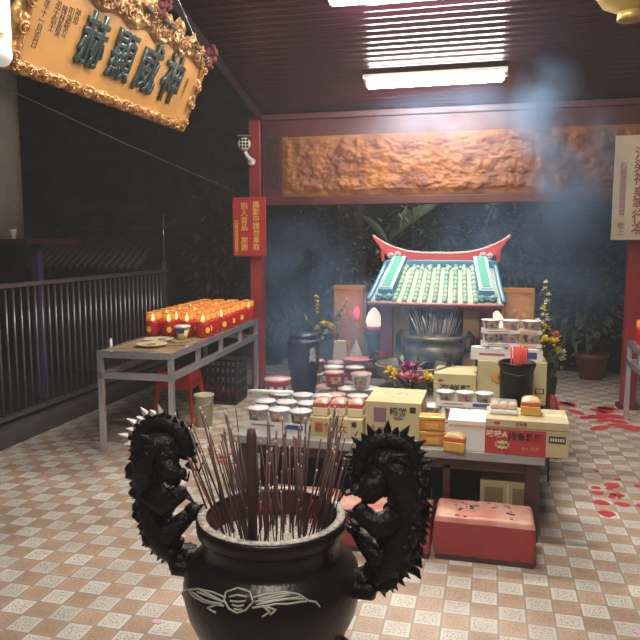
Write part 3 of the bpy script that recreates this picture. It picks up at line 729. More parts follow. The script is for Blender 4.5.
# black incense bin with red bundle
t = thing('black_bin', 'black round bin standing beside the tall yellow carton', 'bin', (.20, 4.70, AZ))
MB().lathe([(0, 0), (.106, 0), (.112, .31), (.121, .315), (.122, .335), (.111, .34), (.104, .06), (0, .05)], (0, 0, 0), 32).build('body', mat('black_gloss', (.004, .0035, .0035), .35, spec=.25), t)
MB().tube([(-.122, 0, .315), (-.09, -.115, .28), (0, -.145, .265), (.09, -.115, .28), (.122, 0, .315)], .004, 6).build('handle', BLACKM, t)
b = MB(); rg = random.Random(5)
for k in range(60):
    a = rg.uniform(0, 6.28); r = .05 * math.sqrt(rg.random()); x, y = r * math.cos(a), r * math.sin(a)
    b.tube([(x * .7, y * .7, .065), (x * 1.15, y * 1.15, .43 + rg.uniform(-.012, .012))], .004, 5)
tag(b.build('incense_bundle', mat('red_incense', (.55, .045, .03), .5), None, (.21, 4.70, AZ)), 'bundle of unlit bright red incense standing in the black bin', 'incense bundle')

# ------------------------------------------------------------------ flowers
def flower_ball(b, c, r, n, rg):
    for k in range(n):
        a = rg.uniform(0, 6.28); e = rg.uniform(-.2, 1.4); d = Vector((math.cos(a) * math.cos(e), math.sin(a) * math.cos(e), math.sin(e)))
        b.leaf(Vector(c), d, r, r * .6, droop=.1)
GRN = mat('leaf_green', (.06, .13, .045), .5, var=.5, vscale=20)
FM = {'pink': mat('petal_pink', (.70, .22, .32), .5), 'mag': mat('petal_magenta', (.60, .06, .42), .5), 'yel': mat('petal_yellow', (.82, .62, .07), .5),
      'wht': mat('petal_white', (.78, .74, .66), .5), 'pur': mat('petal_violet', (.16, .08, .38), .5), 'ora': mat('petal_orange', (.75, .25, .06), .5)}
def bouquet(t, blooms, stems0, rg, leaves=40, spread=(.12, .12, .1), cz=.2):
    b = MB()
    for col, c, r in blooms: b.tube([stems0, ((stems0[0] + c[0]) / 2, (stems0[1] + c[1]) / 2, (stems0[2] + c[2]) / 2 + .02), c], .004, 5)
    b.build('stems', GRN, t)
    b = MB()
    for k in range(leaves):
        p = (stems0[0] + rg.gauss(0, spread[0] * .5), stems0[1] + rg.gauss(0, spread[1] * .5), stems0[2] + abs(rg.gauss(0, spread[2])) + .01)
        b.leaf(p, (rg.uniform(-1, 1), rg.uniform(-1, 1), rg.uniform(0, 1)), rg.uniform(.05, .10), .03)
    b.build('leaves', GRN, t)
    for col, c, r in blooms:
        b = MB(); flower_ball(b, c, r, 26, rg); b.build('blossom', FM[col], t)
rg = random.Random(21)
t = thing('flower_bouquet', 'low bouquet of pink, magenta and yellow flowers behind the square carton', 'flowers', (-.50, 4.48, AZ))
MB().lathe([(0, 0), (.06, 0), (.085, .15), (.08, .15), (.055, .01), (0, .01)], (0, 0, 0), 20).build('pot', mat('green_foil', (.10, .20, .10), .3), t)
bouquet(t, [('yel', (-.13, 0, .27), .05), ('yel', (-.09, -.05, .25), .045), ('mag', (-.01, .02, .30), .06), ('mag', (.05, .02, .29), .05), ('pink', (-.05, -.06, .24), .055), ('pink', (.01, -.07, .24), .06), ('pink', (.06, -.06, .235), .05), ('yel', (.12, -.03, .25), .05), ('yel', (.14, .03, .22), .045), ('pink', (-.02, .0, .26), .05)], (0, 0, .14), rg)
t = thing('ritual_vase', 'tall flower arrangement in a dark square pot beside the amber lantern case', 'flowers', (-1.375, 5.66, .62))
MB().box((0, 0, .085), (.17, .17, .17), taper=1.08, bev=.006).build('pot', mat('slate_pot', (.06, .07, .085), .4), t)
bouquet(t, [('pur', (.06, 0, .37), .05), ('pur', (.03, .03, .40), .04), ('yel', (.02, -.05, .31), .055), ('yel', (.07, -.05, .29), .05), ('pink', (.09, -.03, .23), .05), ('mag', (.11, -.02, .19), .05), ('wht', (.04, -.06, .24), .045), ('yel', (-.05, -.03, .27), .04)]
        + [('yel', (-.05 - .003 * k, 0, .40 + .035 * k), .028) for k in range(5)] + [('wht', (.12 + .018 * k, .0, .32 + .04 * k), .026) for k in range(6)], (0, 0, .17), rg, 60, (.16, .14, .09))
t = thing('ritual_vase', 'tall gladiolus and yellow flower arrangement at the far table end by the noodle trays', 'flowers', (.455, 5.38, .36))
MB().lathe([(0, 0), (.05, 0), (.06, .10), (.075, .24), (.07, .25), (0, .24)], (0, 0, 0), 20).build('vase', mat('vase_dark', (.03, .045, .03), .3), t)
bouquet(t, [('wht' if k % 3 else 'yel', (-.03 + .014 * math.sin(k * 1.7), 0, .62 + .05 * k), .052 - .0036 * k) for k in range(8)] + [('wht', (-.09, -.02, .66), .05), ('wht', (-.085, -.02, .60), .045), ('yel', (-.03, -.06, .53), .06), ('yel', (.035, -.06, .52), .055), ('yel', (.06, -.04, .46), .05), ('ora', (.05, 0, .56), .055), ('wht', (.09, -.03, .44), .05), ('wht', (.10, 0, .39), .04), ('ora', (-.06, -.02, .50), .04), ('yel', (-.10, 0, .60), .04)], (0, 0, .24), rg, 150, (.15, .12, .16))
# altar table only reaches so far: a narrow stand carries that vase
t = thing('vase_stand', 'narrow dark stand at the far table end under the tall flowers', 'stand', (.455, 5.38, 0))
MB().box((0, 0, .345), (.20, .20, .03), bev=.004).build('stand_top', DRED, t)
for sx in (-1, 1):
    for sy in (-1, 1): MB().box((sx * .08, sy * .08, .165), (.025, .025, .33)).build('leg', BLACKM, t)
t = thing('red_bag', 'red plastic bag slung beside the table under the flowers', 'bag', (.47, 5.14, .26))
MB().sph((0, 0, .12), .10, sc=(.6, .7, 1.5), nz=.35).build('sack', mat('red_film', (.48, .06, .05), .35), t)
MB().tube([(-.02, 0, .24), (-.05, 0, .29), (-.09, .0, .24)], .008, 6).build('bag_handle', _m['red_film'], t)
# black wire rack
t = thing('wire_rack', 'black wire rack with small bottles standing beside the offering table', 'rack', (.392, 4.92, 0))
b = MB(); wq, dq, hq = .08, .34, .50
for sx in (-1, 1):
    for sy in (-1, 1): b.tube([(sx * wq / 2, sy * dq / 2, 0), (sx * wq / 2, sy * dq / 2, hq)], .006, 6)
for z in (.12, .34, hq):
    for k in range(9): b.tube([(-wq / 2 + wq * k / 8, -dq / 2, z), (-wq / 2 + wq * k / 8, dq / 2, z)], .003, 5)
    for s in (-1, 1): b.tube([(-wq / 2, s * dq / 2, z), (wq / 2, s * dq / 2, z)], .004, 5)
    for s in (-1, 1): b.tube([(s * wq / 2, -dq / 2, z), (s * wq / 2, dq / 2, z)], .004, 5)
b.build('wire_frame', BLACKM, t)

# ------------------------------------------------------------------ bronze basin and censer by the shrine
BR2 = mat('old_bronze', (.34, .30, .19), .42, .4, var=.5, vscale=10)
t = thing('bronze_basin', 'wide boat-shaped bronze basin in front of the shrine censer', 'basin', (-.56, 5.16, AZ))
MB().lathe([(0, .03), (.10, .03), (.11, 0), (.13, 0), (.125, .04), (.19, .07), (.25, .13), (.275, .20), (.285, .205), (.265, .21), (.24, .14), (.17, .085), (0, .08)], (0, 0, 0), 40).build('bowl', BR2, t)
for s in (-1, 1):
    MB().tube([(s * .27, 0, .19), (s * .31, 0, .24), (s * .29, 0, .29), (s * .25, 0, .27)], [.02, .022, .018, .008], 8).build('handle', BLACKM, t)
MB().lathe([(0, .085), (.09, .085), (.135, .18), (.145, .235), (.150, .24), (.128, .245), (.12, .19), (0, .18)], (.04, .02, 0), 32).build('inner_pot', BLACKM, t)
t = thing('shrine_censer', 'round bronze censer full of burnt incense before the shrine door', 'censer', (-.42, 5.62, .62))
MB().lathe([(0, .03), (.11, .02), (.20, .06), (.245, .12), (.24, .17), (.20, .20), (.20, .225), (.265, .235), (.27, .262), (.24, .265), (.19, .23), (0, .235)], (0, 0, 0), 40).build('bowl', BR2, t)
for k in range(3):
    a = R(90 + 120 * k); MB().tube([(math.cos(a) * .13, math.sin(a) * .13, .05), (math.cos(a) * .16, math.sin(a) * .16, .0)], [.03, .018], 8).build('leg', BR2, t)
for s in (-1, 1): MB().tube([(s * .235, 0, .12), (s * .30, 0, .15), (s * .305, 0, .24), (s * .27, 0, .29)], [.022, .024, .02, .012], 8).build('handle', BLACKM, t)
MB().lathe([(.2, .237), (0, .25)], (0, 0, 0), 30).build('ash', mat('ash', (.55, .52, .48), .9, bump=.5, bscale=90), t)
pale = mat('burnt_stick', (.85, .76, .70), .7); me = MB().tube([(0, 0, 0), (0, 0, .13), (0, 0, .26)], [.0028, .0028, .0024], 5).mesh('incense_stick', pale)
for k in range(46):
    a = rng.uniform(0, 6.28); r = .17 * math.sqrt(rng.random()); x, y = r * math.cos(a), r * math.sin(a)
    o = bpy.data.objects.new('incense_stick', me); C.objects.link(o); o.location = (-.42 + x, 5.62 + y, .62 + .236)
    o.rotation_euler = (-y * 1.6 + rng.gauss(0, .09), x * 2.0 + rng.gauss(0, .12), 0); o.scale = (1, 1, rng.uniform(.55, 1.05))
    tag(o, 'pale burnt-down incense stick in the bronze censer at the shrine door', 'incense stick', 'incense sticks in the shrine censer')

# ------------------------------------------------------------------ shrine
t = thing('stone_plinth', 'low dark red tiled plinth under the small shrine', 'plinth', (-.42, 6.15, 0))
MB().box((-.2, 0, .295), (2.0, 1.18, .59)).build('plinth_body', DRED, t); MB().box((-.2, 0, .605), (2.04, 1.2, .03), bev=.005).build('plinth_top', mat('plinth_stone', (.22, .16, .15), .5, var=.3), t)
SX, SY, SZ = -.415, 5.96, .62
def shrine():
    t = thing('earth_god_shrine', 'small red shrine with turquoise tiled roof and upswept pink ridge', 'shrine', (SX, SY, SZ))
    wall = mat('shrine_red', (.36, .06, .085), .5, var=.3, vscale=6); wood = mat('shrine_amber', (.55, .33, .14), .5, var=.3, vscale=6)
    W, D, H = .45, .34, .56
    b = MB().box((0, D - .02, H / 2), (2 * W, .04, H)).box((-W + .02, .02, H / 2), (.04, D * 2 - .04, H)).box((W - .02, .02, H / 2), (.04, D * 2 - .04, H)).box((0, .02, H - .02), (2 * W, D * 2 - .04, .04))
    b.build('walls', wall, t)
    for s in (-1, 1):
        MB().box((s * (W - .045), -D + .03, H / 2), (.10, .07, H), bev=.006).build('pillar', wall, t)
        MB().box((s * .285, -D + .05, H * .43), (.13, .03, H * .86)).build('door_panel', wood, t)
    MB().box((0, -D + .03, H - .05), (2 * W - .02, .06, .10), bev=.006).build('lintel', wall, t)
    MB().box((0, -D + .2, .2), (.25, .06, .4)).build('altar_tablet', mat('inner_gold', (.35, .16, .05), .4), t)
    # roof: front slope and back slope
    ye, ze, yr, zr = -.52, .535, -.03, .825
    def slope(u, v, sgn=1):
        hw = .535 - .075 * v; y = ye + (yr - ye) * v; z = ze + (zr - ze) * (v ** 1.15)
        return ((u * 2 - 1) * hw, y * sgn, z)
    pale = mat('roof_pale', (.36, .44, .34), .6, var=.15, vscale=20)
    b = MB().grid(lambda u, v: slope(u, v), 10, 10); b.grid(lambda u, v: slope(u, v, -1), 10, 10)
    b.grid(lambda u, v: Vector(slope(u, v)) - Vector((0, 0, .035)), 6, 6); b.build('roof_deck', pale, t)
    MB().tube([(-.535, ye, ze - .012), (.535, ye, ze - .012)], .014, 6).build('eave_edge', mat('eave_pink', (.62, .25, .28), .5), t)
    tm = mat('roof_tile', (.16, .40, .32), .5, col2=(.40, .50, .38), vscale=9)
    jm = mat('tile_joint', (.58, .62, .50), .4)
    n = 9
    for i in range(n):
        u = .2 + .6 * i / (n - 1)
        a = MB()
        for k in range(9):
            p, q = Vector(slope(u, k / 9)), Vector(slope(u, (k + .92) / 9))
            dz = Vector((0, 0, .010)); a.tube([p + dz, q + dz * .55], [.021, .0185], 10)
        a.build('roll_tile', tm, t)
    # edge rolls
    for s in (0.0, 1.0):
        a = MB().tube([Vector(slope(s, k / 8)) + Vector((0, 0, .012)) for k in range(9)], .02, 8); a.build('verge', BLUEG, t)
    # two descending ridges: blue body, green face with a white line
    for s in (-1, 1):
        def at(f, o, dz): 
            p = Vector(slope(.5 + s * (.385 - .02 * f), f)); return (p.x + o, p.y, p.z + dz)
        q = MB()
        for f0, f1 in ((.12, .98),):
            for o, dz, ww, hh, nm in ((0, .03, .115, .075, 0),):
                A = [at(f0, -ww / 2, 0), at(f0, ww / 2, 0), at(f1, ww / 2, 0), at(f1, -ww / 2, 0)]
                Bq = [(p[0], p[1] - .03, p[2] + hh) for p in A]
                vs = [q.bm.verts.new(p) for p in A + Bq]
                for f in ((0, 1, 5, 4), (1, 2, 6, 5), (2, 3, 7, 6), (3, 0, 4, 7), (4, 5, 6, 7)): q.bm.faces.new([vs[i] for i in f])
        rid = q.build('hip_ridge', BLUEG, t)
        def face(f0, f1, ww, up):
            A = [at(f0, -ww / 2, up), at(f0, ww / 2, up), at(f1, ww / 2, up), at(f1, -ww / 2, up)]
            A = [(p[0], p[1] - .034, p[2]) for p in A]; m = MB(); vs = [m.bm.verts.new(p) for p in A]; m.bm.faces.new(vs)
            r = bmesh.ops.extrude_face_region(m.bm, geom=m.bm.faces[:]); bmesh.ops.translate(m.bm, vec=(0, -.004, .006), verts=[v for v in r['geom'] if isinstance(v, bmesh.types.BMVert)])
            return m
        face(.17, .96, .085, .074).build('white_border', mat('dull_white', (.50, .52, .50), .6), rid); face(.195, .94, .066, .080).build('green_face', TEALG, rid)
        # cloud-scroll foot
        q = MB()
        for dx in (-.04, .04):
            p = Vector(at(.05, dx, .03)); q.tube([p + Vector((.024 * (1 - k * .05) * math.cos(k * .8), -.01 - .001 * k, .024 * (1 - k * .05) * math.sin(k * .8))) for k in range(12)], .009, 6); q.sph(p, .022)
        q.box(at(.1, 0, .022), (.15, .07, .03)); q.build('scroll_foot', mat('scroll_blue', (.22, .42, .48), .4), t)
        # white cloud filigree on the ridge
        q = MB()
        for cx, cz, r in ((s * .36, zr + .075, .03), (s * .42, zr + .07, .026), (s * .345, zr + .03, .022), (s * .40, zr + .02, .024)):
            q.tube([(cx + r * (1 - k * .055) * math.cos(k * .7 * s), -.065, cz + r * (1 - k * .055) * math.sin(k * .7)) for k in range(15)], .006, 5)
        q.build('white_filigree', WHITE, t)
    # main ridge with upswept swallow tails
    def rz_(x): return zr + .085 + .155 * max(0, (abs(x) - .05) / .53) ** 2.6 
    top, bot = [], []
    xs = [-.58 + 1.16 * k / 48 for k in range(49)]
    for x in xs:
        th = .085 if abs(x) < .47 else max(.012, .085 * (.58 - abs(x)) / .11)
        top.append((x, rz_(x))); bot.append((x, rz_(x) - th))
    MB().prism(top + bot[::-1], -.05, -.01).build('ridge', mat('ridge_pink', (.58, .10, .12), .45), t)
    MB().tube([(x, -.03, z + .008) for x, z in top], [.013 - .007 * abs(x) / .58 for x, z in top], 6).build('ridge_cap', mat('cap_pink', (.72, .45, .45), .4), t)
    MB().box((0, -.045, zr + .005), (.92, .06, .06), bev=.01).build('ridge_base', BLUEG, t)
    q = MB()
    for k in range(7): q.sph((-.27 + .09 * k, -.085, zr - .03), .02)
    q.build('tile_end', mat('scroll_blue2', (.30, .50, .50), .4), t)
    for s in (-1, 1):
        q = MB(); q.prism([(s * .47, zr + .11), (s * .505, zr + .135), (s * .50, zr + .04), (s * .475, zr + .0)], -.055, -.012); q.build('end_drop', mat('ridge_red', (.50, .05, .05), .5), t)
shrine()
# lotus lamps flanking
def lotus(loc, lb):
    t = thing('lotus_lamp', lb, 'lamp', loc, 0, 'lotus lamps beside the shrine')
    MB().lathe([(0, 0), (.075, 0), (.08, .03), (.055, .045), (.06, .20), (.08, .215), (.088, .255), (.05, .265), (0, .265)], (0, 0, 0), 20).build('stand', mat('teal_stand', (.07, .16, .20), .35), t)
    MB().lathe([(0, .266), (.05, .266), (.07, .292), (.06, .299), (0, .299)], (0, 0, 0), 20).build('pink_ring', mat('lotus_pink', (.75, .2, .3), .5, emit=(1, .2, .3), es=.25), t)
    MB().lathe([(0, .2995), (.056, .2995), (.071, .33), (.066, .37), (.042, .42), (.012, .455), (0, .458)], (0, 0, 0), 20).build('bulb', mat('lotus_glow', (.9, .8, .7), .5, emit=(1, .82, .66), es=.9), t)
lotus((-.945, 5.72, .62), 'lit white lotus bulb lamp on the candle side of the shrine'); lotus((.07, 5.70, .62), 'lit white lotus bulb lamp partly behind the piled noodle trays')
# glass lantern cases
def case(loc, lb, hh, red):
    t = thing('lantern_case', lb, 'lantern', loc, 0, 'lantern cases beside the shrine')
    fm = mat('case_gold', (.50, .26, .10), .4, .3); w_ = .24
    b = MB()
    for sx in (-1, 1):
        for sy in (-1, 1): b.box((sx * w_ / 2, sy * .07, hh / 2), (.018, .018, hh))
    for z in (.015, hh - .015):
        for s in (-1, 1): b.box((0, s * .07, z), (w_, .02, .03)); b.box((s * w_ / 2, 0, z), (.02, .14, .03))
    b.build('frame', fm, t)
    MB().box((0, .05, hh / 2), (w_ - .02, .01, hh - .05)).build('painted_back', mat('case_paint' + str(red), (.50, .15, .08), .5, col2=(.32, .04, .03) if red else (.22, .16, .06), vscale=16), t)
    b = MB(); rg = random.Random(red + 2)
    for k in range(14): b.sph((rg.uniform(-.08, .08), .035, hh * .15 + rg.random() * hh * .6), rg.uniform(.012, .03), sc=(1, .3, 1), nz=.4)
    b.build('gold_figure', mat('case_figure' + str(red), (.60, .32, .10) if red else (.35, .32, .12), .45), t)
    if red: MB().sph((.065, -.02, hh * .62), .035, sc=(.9, .8, 1.8)).build('magenta_reflection', mat('reflection_pink', (.85, .1, .3), .4, emit=(1, .06, .3), es=.7), t)  # glowing bead stands in for a pink reflection in the case
    MB().box((0, -.066, hh / 2), (w_ - .02, .004, hh - .05)).build('glass_pane', clear('case_glass', (.95, .6, .4), .8, .1), t)
case((-1.19, 5.90, .62), 'tall amber glass lantern case on the candle side of the shrine', .63, 1)
case((.24, 5.90, .62), 'red and gold lantern case rising behind the piled noodle trays', .63, 0)
# small offerings on the plinth edge
t = thing('red_glass_candle', 'small red glass candle between the lotus lamp and censer', 'candle', (-.86, 5.625, .62))
MB().lathe([(0, 0), (.045, 0), (.055, .10), (.05, .10), (.04, .01), (0, .01)], (0, 0, 0), 18).build('glass', transl('red_glass', (.62, .05, .07), .4), t)
MB().lathe([(0, .012), (.039, .012), (.045, .09), (0, .09)], (0, 0, 0), 16).build('wax', mat('wax_pink', (.7, .35, .3), .5), t)
tag(MB().lathe([(.0, .20), (.075, .0), (.0, .0)], (0, 0, 0), 4, smooth=False).build('paper_cone', mat('white_paper', (.68, .62, .55), .7), None, (-1.075, 5.60, .62)), 'white folded paper pyramid below the amber lantern case', 'paper')
tag(MB().box((0, 0, .09), (.12, .06, .18), taper=.85, bev=.01).build('paper_parcel', mat('cream_paper', (.66, .56, .38), .7, var=.2), None, (-1.215, 5.60, .62), .15), 'cream paper parcel standing beside the dark square pot', 'parcel')
tag(MB().box((0, 0, .12), (.085, .085, .24), bev=.008).build('black_box', BLACKM, None, (-.045, 5.60, .62), .1), 'black upright box beside the shrine censer', 'box')

# ------------------------------------------------------------------ foreground dragon censer
CX, CY, RZ = -.638, 1.945, .80
def censer():
    t = thing('dragon_censer', 'large black bronze incense burner with dragon handles in front', 'censer', (CX, CY, 0))
    prof = [(0, .34), (.12, .34), (.18, .375), (.235, .435), (.264, .50), (.276, .555), (.278, .59), (.270, .635), (.25, .662), (.226, .678), (.216, .69), (.216, .745),
            (.223, .752), (.233, .758), (.235, .795), (.229, RZ), (.206, RZ), (.201, .79), (.199, .69), (0, .68)]
    MB().lathe(prof, (0, 0, 0), 64).build('bowl', BRONZE, t)
    MB().lathe([(.204, .8005), (.2295, .8005), (.2295, .8035), (.204, .8035)], (0, 0, 0), 64).build('rim', mat('ashy_rim', (.55, .50, .44), .7, col2=(.20, .18, .16), vscale=60), t)
    def ash(u, v):
        r = u * .1995; a = v * 2 * PI; x, y = r * math.cos(a), r * math.sin(a)
        return (x, y, .722 + .012 * noise.noise(Vector((x * 14, y * 14, 0))) - .008 * u)
    MB().grid(ash, 20, 60).build('ash', mat('pale_ash', (.80, .74, .66), .95, col2=(.42, .38, .33), vscale=130, bump=.6, bscale=160), t)
    MB().lathe([(.1985, .715), (.1995, .792)], (0, 0, 0), 48, cap=False).build('inner_lining', mat('lining_red', (.12, .03, .03), .6, var=.4), t)
    for k in range(3):
        a = R(-5 + 120 * k); dx, dy = math.cos(a), math.sin(a)
        MB().tube([(dx * .19, dy * .19, .40), (dx * .255, dy * .255, .36), (dx * .26, dy * .26, .22), (dx * .225, dy * .225, .08), (dx * .25, dy * .25, 0.0)], [.05, .055, .04, .032, .05], 12).build('leg', BRONZE, t)
    # raised bat ornament on the belly
    rm = mat('relief_pale', (.42, .41, .34), .5, .2)
    def onb(px, py):
        # meet the bowl's own surface along the line of sight from where the photographer stood
        cy, sy, cp, sp = math.cos(YAW), math.sin(YAW), math.cos(PITCH), math.sin(PITCH)
        F = Vector((-sy * cp, cy * cp, -sp)); Rt = Vector((cy, sy, 0)); d = F + Rt * ((px - 320) / FPX) - Rt.cross(F) * ((py - 320) / FPX)
        for k in range(2000):
            q = Vector((0, 0, CAMH)) + d * (1.2 + k * .0006) - Vector((CX, CY, 0)); z = q.z; rr_ = 0
            for (r0, z0), (r1, z1) in zip(prof[1:10], prof[2:11]):
                if z0 <= z <= z1: rr_ = r0 + (r1 - r0) * (z - z0) / max(1e-6, z1 - z0)
            if q.x * q.x + q.y * q.y < rr_ * rr_: return q
        return q
    L = [[(226, 592), (238, 588), (250, 592), (253, 602), (246, 610), (237, 613), (229, 609), (224, 600), (226, 592)],
         [(229, 597), (237, 595), (247, 597)], [(230, 601), (238, 602), (246, 601)], [(232, 605), (238, 606.5), (244, 605)], [(234, 609), (238, 610), (242, 609)], [(220, 600), (208, 594), (200, 590)], [(258, 600), (276, 595), (292, 593)], [(258, 603), (282, 599), (304, 599)], [(218, 604), (204, 600), (192, 592)], [(262, 606), (270, 612), (262, 617)],
         [(226, 598), (212, 592), (198, 589), (188, 590), (194, 597), (204, 602), (214, 604), (224, 606)], [(224, 602), (210, 597), (197, 592)], [(222, 604), (206, 601), (194, 594)], [(216, 605), (207, 608), (216, 613)],
         [(252, 598), (266, 594), (284, 592), (298, 594), (309, 601), (300, 602), (288, 604), (276, 604), (266, 606), (252, 608)], [(254, 602), (270, 599), (290, 595)], [(256, 605), (276, 601), (300, 597)], [(266, 607), (276, 610), (270, 615)], [(309, 601), (316, 602), (320, 607)], [(186, 590), (182, 593), (184, 598)]]
    b = MB()
    for ln in L:
        pts = []
        for (x0, y0), (x1, y1) in zip(ln[:-1], ln[1:]):
            for k in range(4): pts.append(onb(x0 + (x1 - x0) * k / 4, y0 + (y1 - y0) * k / 4))
        pts.append(onb(*ln[-1])); b.tube(pts, .0032, 6)
    b.build('bat_relief', rm, t)
    BK = mat('black_dragon', (.0055, .005, .0055), .42, .2, spec=.3, bump=.4, bscale=70)
    tipm = mat('tip_highlight', (.70, .66, .60), .5, .1)
    for s in (-1, 1):
        rg = random.Random(9)
        def P3(u, w_, d=0): return Vector((s * (u + .018 if u > .24 else u + .018 * max(0, (u - .2) / .04)), d, w_ if w_ > .85 else .85 - (.85 - w_) * .83))
        b = MB()
        spine = [(.225, .56), (.27, .575), (.31, .585), (.345, .63), (.372, .70), (.392, .77), (.402, .84), (.405, .90), (.395, .955), (.37, .995), (.335, 1.0), (.305, .975), (.295, .94)]
        rad = [.028, .034, .042, .05, .056, .058, .06, .062, .062, .058, .052, .044, .034]
        pts = []; rr = []
        for i in range(len(spine) - 1):
            for k in range(3):
                f = k / 3; pts.append(P3(spine[i][0] * (1 - f) + spine[i + 1][0] * f, spine[i][1] * (1 - f) + spine[i + 1][1] * f, .012 * math.sin((i + f) * 1.3))); rr.append(rad[i] * (1 - f) + rad[i + 1] * f)
        b.tube(pts, [q * 1.12 for q in rr], 14, flat=.8)
        # crest of fins down the outer back
        for i in range(3, len(pts) - 3):
            d = (pts[i + 1] - pts[i - 1]).normalized(); nrm = Vector((d.z * s, 0, -d.x * s)) * 1.0
            if nrm.x * s < 0 and i < 22: nrm = -nrm
            a = pts[i] + nrm * rr[i] * .8; b.cone(a, a + nrm * .03 + Vector((0, 0, -.012)), .014, 5)
        # curled mane disc behind the head
        c = P3(.345, .985); 
        b.tube([c + Vector((s * .082 * math.cos(a), .0, .082 * math.sin(a))) for a in [R(-50 + 13 * k) for k in range(20)]], .030, 10)
        # head: skull, snout, jaws, brows, horns
        b.sph(P3(.335, .965, -.02), .05, 20, (1.05, .9, .9), .2)
        b.tube([P3(.335, .96, -.03), P3(.295, .925, -.045), P3(.262, .915, -.05)], [.04, .032, .018], 10); b.sph(P3(.262, .922, -.05), .02, nz=.2)
        b.tube([P3(.335, .93, -.03), P3(.30, .895, -.04), P3(.275, .885, -.04)], [.026, .02, .010], 8)
        for dd in (-.05, .02): b.sph(P3(.315, .972, dd), .017); b.tube([P3(.345, 1.0, dd), P3(.37, 1.035, dd * 1.3), P3(.41, 1.045, dd * 1.4)], [.012, .010, .003], 6)
        for dd in (-.07, .02): b.tube([P3(.27, .925, dd), P3(.235, .91, dd), P3(.225, .945, dd * 1.2)], [.006, .005, .002], 5)
        # fore-limb with claws reaching to the bowl
        b.tube([P3(.38, .83, -.02), P3(.32, .81, -.05), P3(.285, .845, -.05), P3(.262, .858, -.05)], [.045, .038, .03, .024], 10)
        for k in range(4): b.cone(P3(.265, .855, -.07 + .015 * k), P3(.232, .868 - .022 * k, -.08 + .02 * k), .011, 5)
        b.sph(P3(.275, .855, -.05), .03, nz=.4)
        # hind limb holding the rim
        b.tube([P3(.365, .70, -.02), P3(.315, .685, -.03), P3(.285, .725, -.02), P3(.25, .765, -.0)], [.045, .04, .030, .022], 10); b.sph(P3(.25, .765, 0), .028, nz=.4)
        for k in range(3): b.cone(P3(.25, .765, -.02 + .02 * k), P3(.225, .79, -.03 + .03 * k), .012, 5)
        # flame locks and scales that break the outline
        for k in range(130):
            i = rg.randrange(4, len(pts) - 4); a = rg.uniform(0, 6.28); q = pts[i] + Vector((rr[i] * .85 * math.cos(a), rr[i] * .75 * math.sin(a), rg.uniform(-.01, .01)))
            b.sph(q, rg.uniform(.010, .026), nz=.6)
        for k in range(7):
            w0 = .60 + .043 * k; b.tube([P3(.345 + .012 * k * .6, w0, .03), P3(.40 + .006 * k, w0 + .02, .04), P3(.435 + .004 * k, w0 + .005, .03), P3(.445 + .003 * k, w0 - .012, .02)], [.022, .018, .012, .003], 6)
        b.tube([P3(.225, .56), P3(.26, .545, -.02), P3(.30, .55, -.03), P3(.31, .575, -.03)], [.02, .03, .028, .018], 8)
        h = b.build('dragon_handle', BK, t)
        # fan of mane spikes
        m = MB(); m2 = MB()
        for k in range(17):
            a = R(178 - 205 * k / 16); ca, sa = math.cos(a), math.sin(a)
            # a measured from the outward side over the top to the bowl side
            r0, r1 = .098, .128 + .014 * (k % 2) + rg.uniform(-.006, .006)
            A = c + Vector((-s * ca * r0, -.005, sa * r0)); Bp = c + Vector((-s * ca * r1 + s * .006, -.02, sa * r1))
            m.cone(A, Bp, .0155, 5); 
            if s < 0 and k < 8: m2.cone(A.lerp(Bp, .40) + Vector((0, -.006, .006)), Bp + Vector((0, -.008, .005)), .011, 4)  # pale cones painted as highlights on the outer spikes
        m.build('mane', BK, h)
        if s < 0: m2.build('mane_highlight', tipm, h)
censer()
# sticks standing in the ash
st_b = mat('stick_brown', (.085, .045, .038), .7); st_f = mat('stick_foot', (.14, .03, .03), .6); st_a = mat('stick_ash', (.55, .38, .34), .8); st_r = mat('stick_red', (.35, .03, .035), .6)
MES = {}
def stick_mesh(key, L, r, m):
    if key not in MES:
        b = MB(); b.mi = 0; b.tube([(0, 0, 0), (0, 0, L * .96)], r, 6); b.mi = 1; b.tube([(0, 0, L * .96), (0, 0, L)], r * 1.05, 6)
        MES[key] = b.mesh('incense_stick', [m, st_a])
    return MES[key]
def stick(x, y, L, r, m, tilt, label, grp):
    k = (round(L, 2), r, m.name); o = bpy.data.objects.new('incense_stick', stick_mesh(k, round(L, 2), r, m)); C.objects.link(o)
    o.location = (CX + x, CY + y, .714); d = Vector((tilt[0], tilt[1], 1)).normalized()
    o.rotation_mode = 'QUATERNION'; o.rotation_quaternion = Vector((0, 0, 1)).rotation_difference(d)
    tag(o, label, 'incense stick', grp); return o
rg = random.Random(31)
def near_ok(x, y): return x * x + y * y < .180 ** 2
ca, sa = math.cos(YAW), math.sin(YAW)
def scr(u, v): return (u * ca - v * sa, u * sa + v * ca)      # u across the view, v away from the viewer
for k in range(38):                                            # bundle leaning towards the candle table
    u = rg.uniform(-.185, -.04); v = rg.uniform(-.12, .12); x, y = scr(u, v)
    if not near_ok(x, y): continue
    tu, tv = scr(-.10 + u * 1.5 + rg.gauss(0, .07), rg.gauss(0.02, .06))
    stick(x, y, rg.choice((.26, .30, .34, .38, .42)), rg.choice((.0018, .0024, .003)), st_b if rg.random() < .8 else st_f, (tu, tv), 'thin brown incense stick leaning towards the candle table', 'incense leaning towards the candles')
for k in range(46):                                            # upright ones in the middle
    u = rg.uniform(-.05, .11); v = rg.uniform(-.14, .15); x, y = scr(u, v)
    if not near_ok(x, y): continue
    tu, tv = scr(rg.gauss(0, .05), rg.gauss(.02, .05))
    stick(x, y, rg.choice((.2, .25, .29, .33, .37)), rg.choice((.0018, .0023, .003)), st_b if rg.random() < .75 else st_f, (tu, tv), 'thin brown incense stick standing upright in the middle of the ash', 'upright incense in the dragon burner')
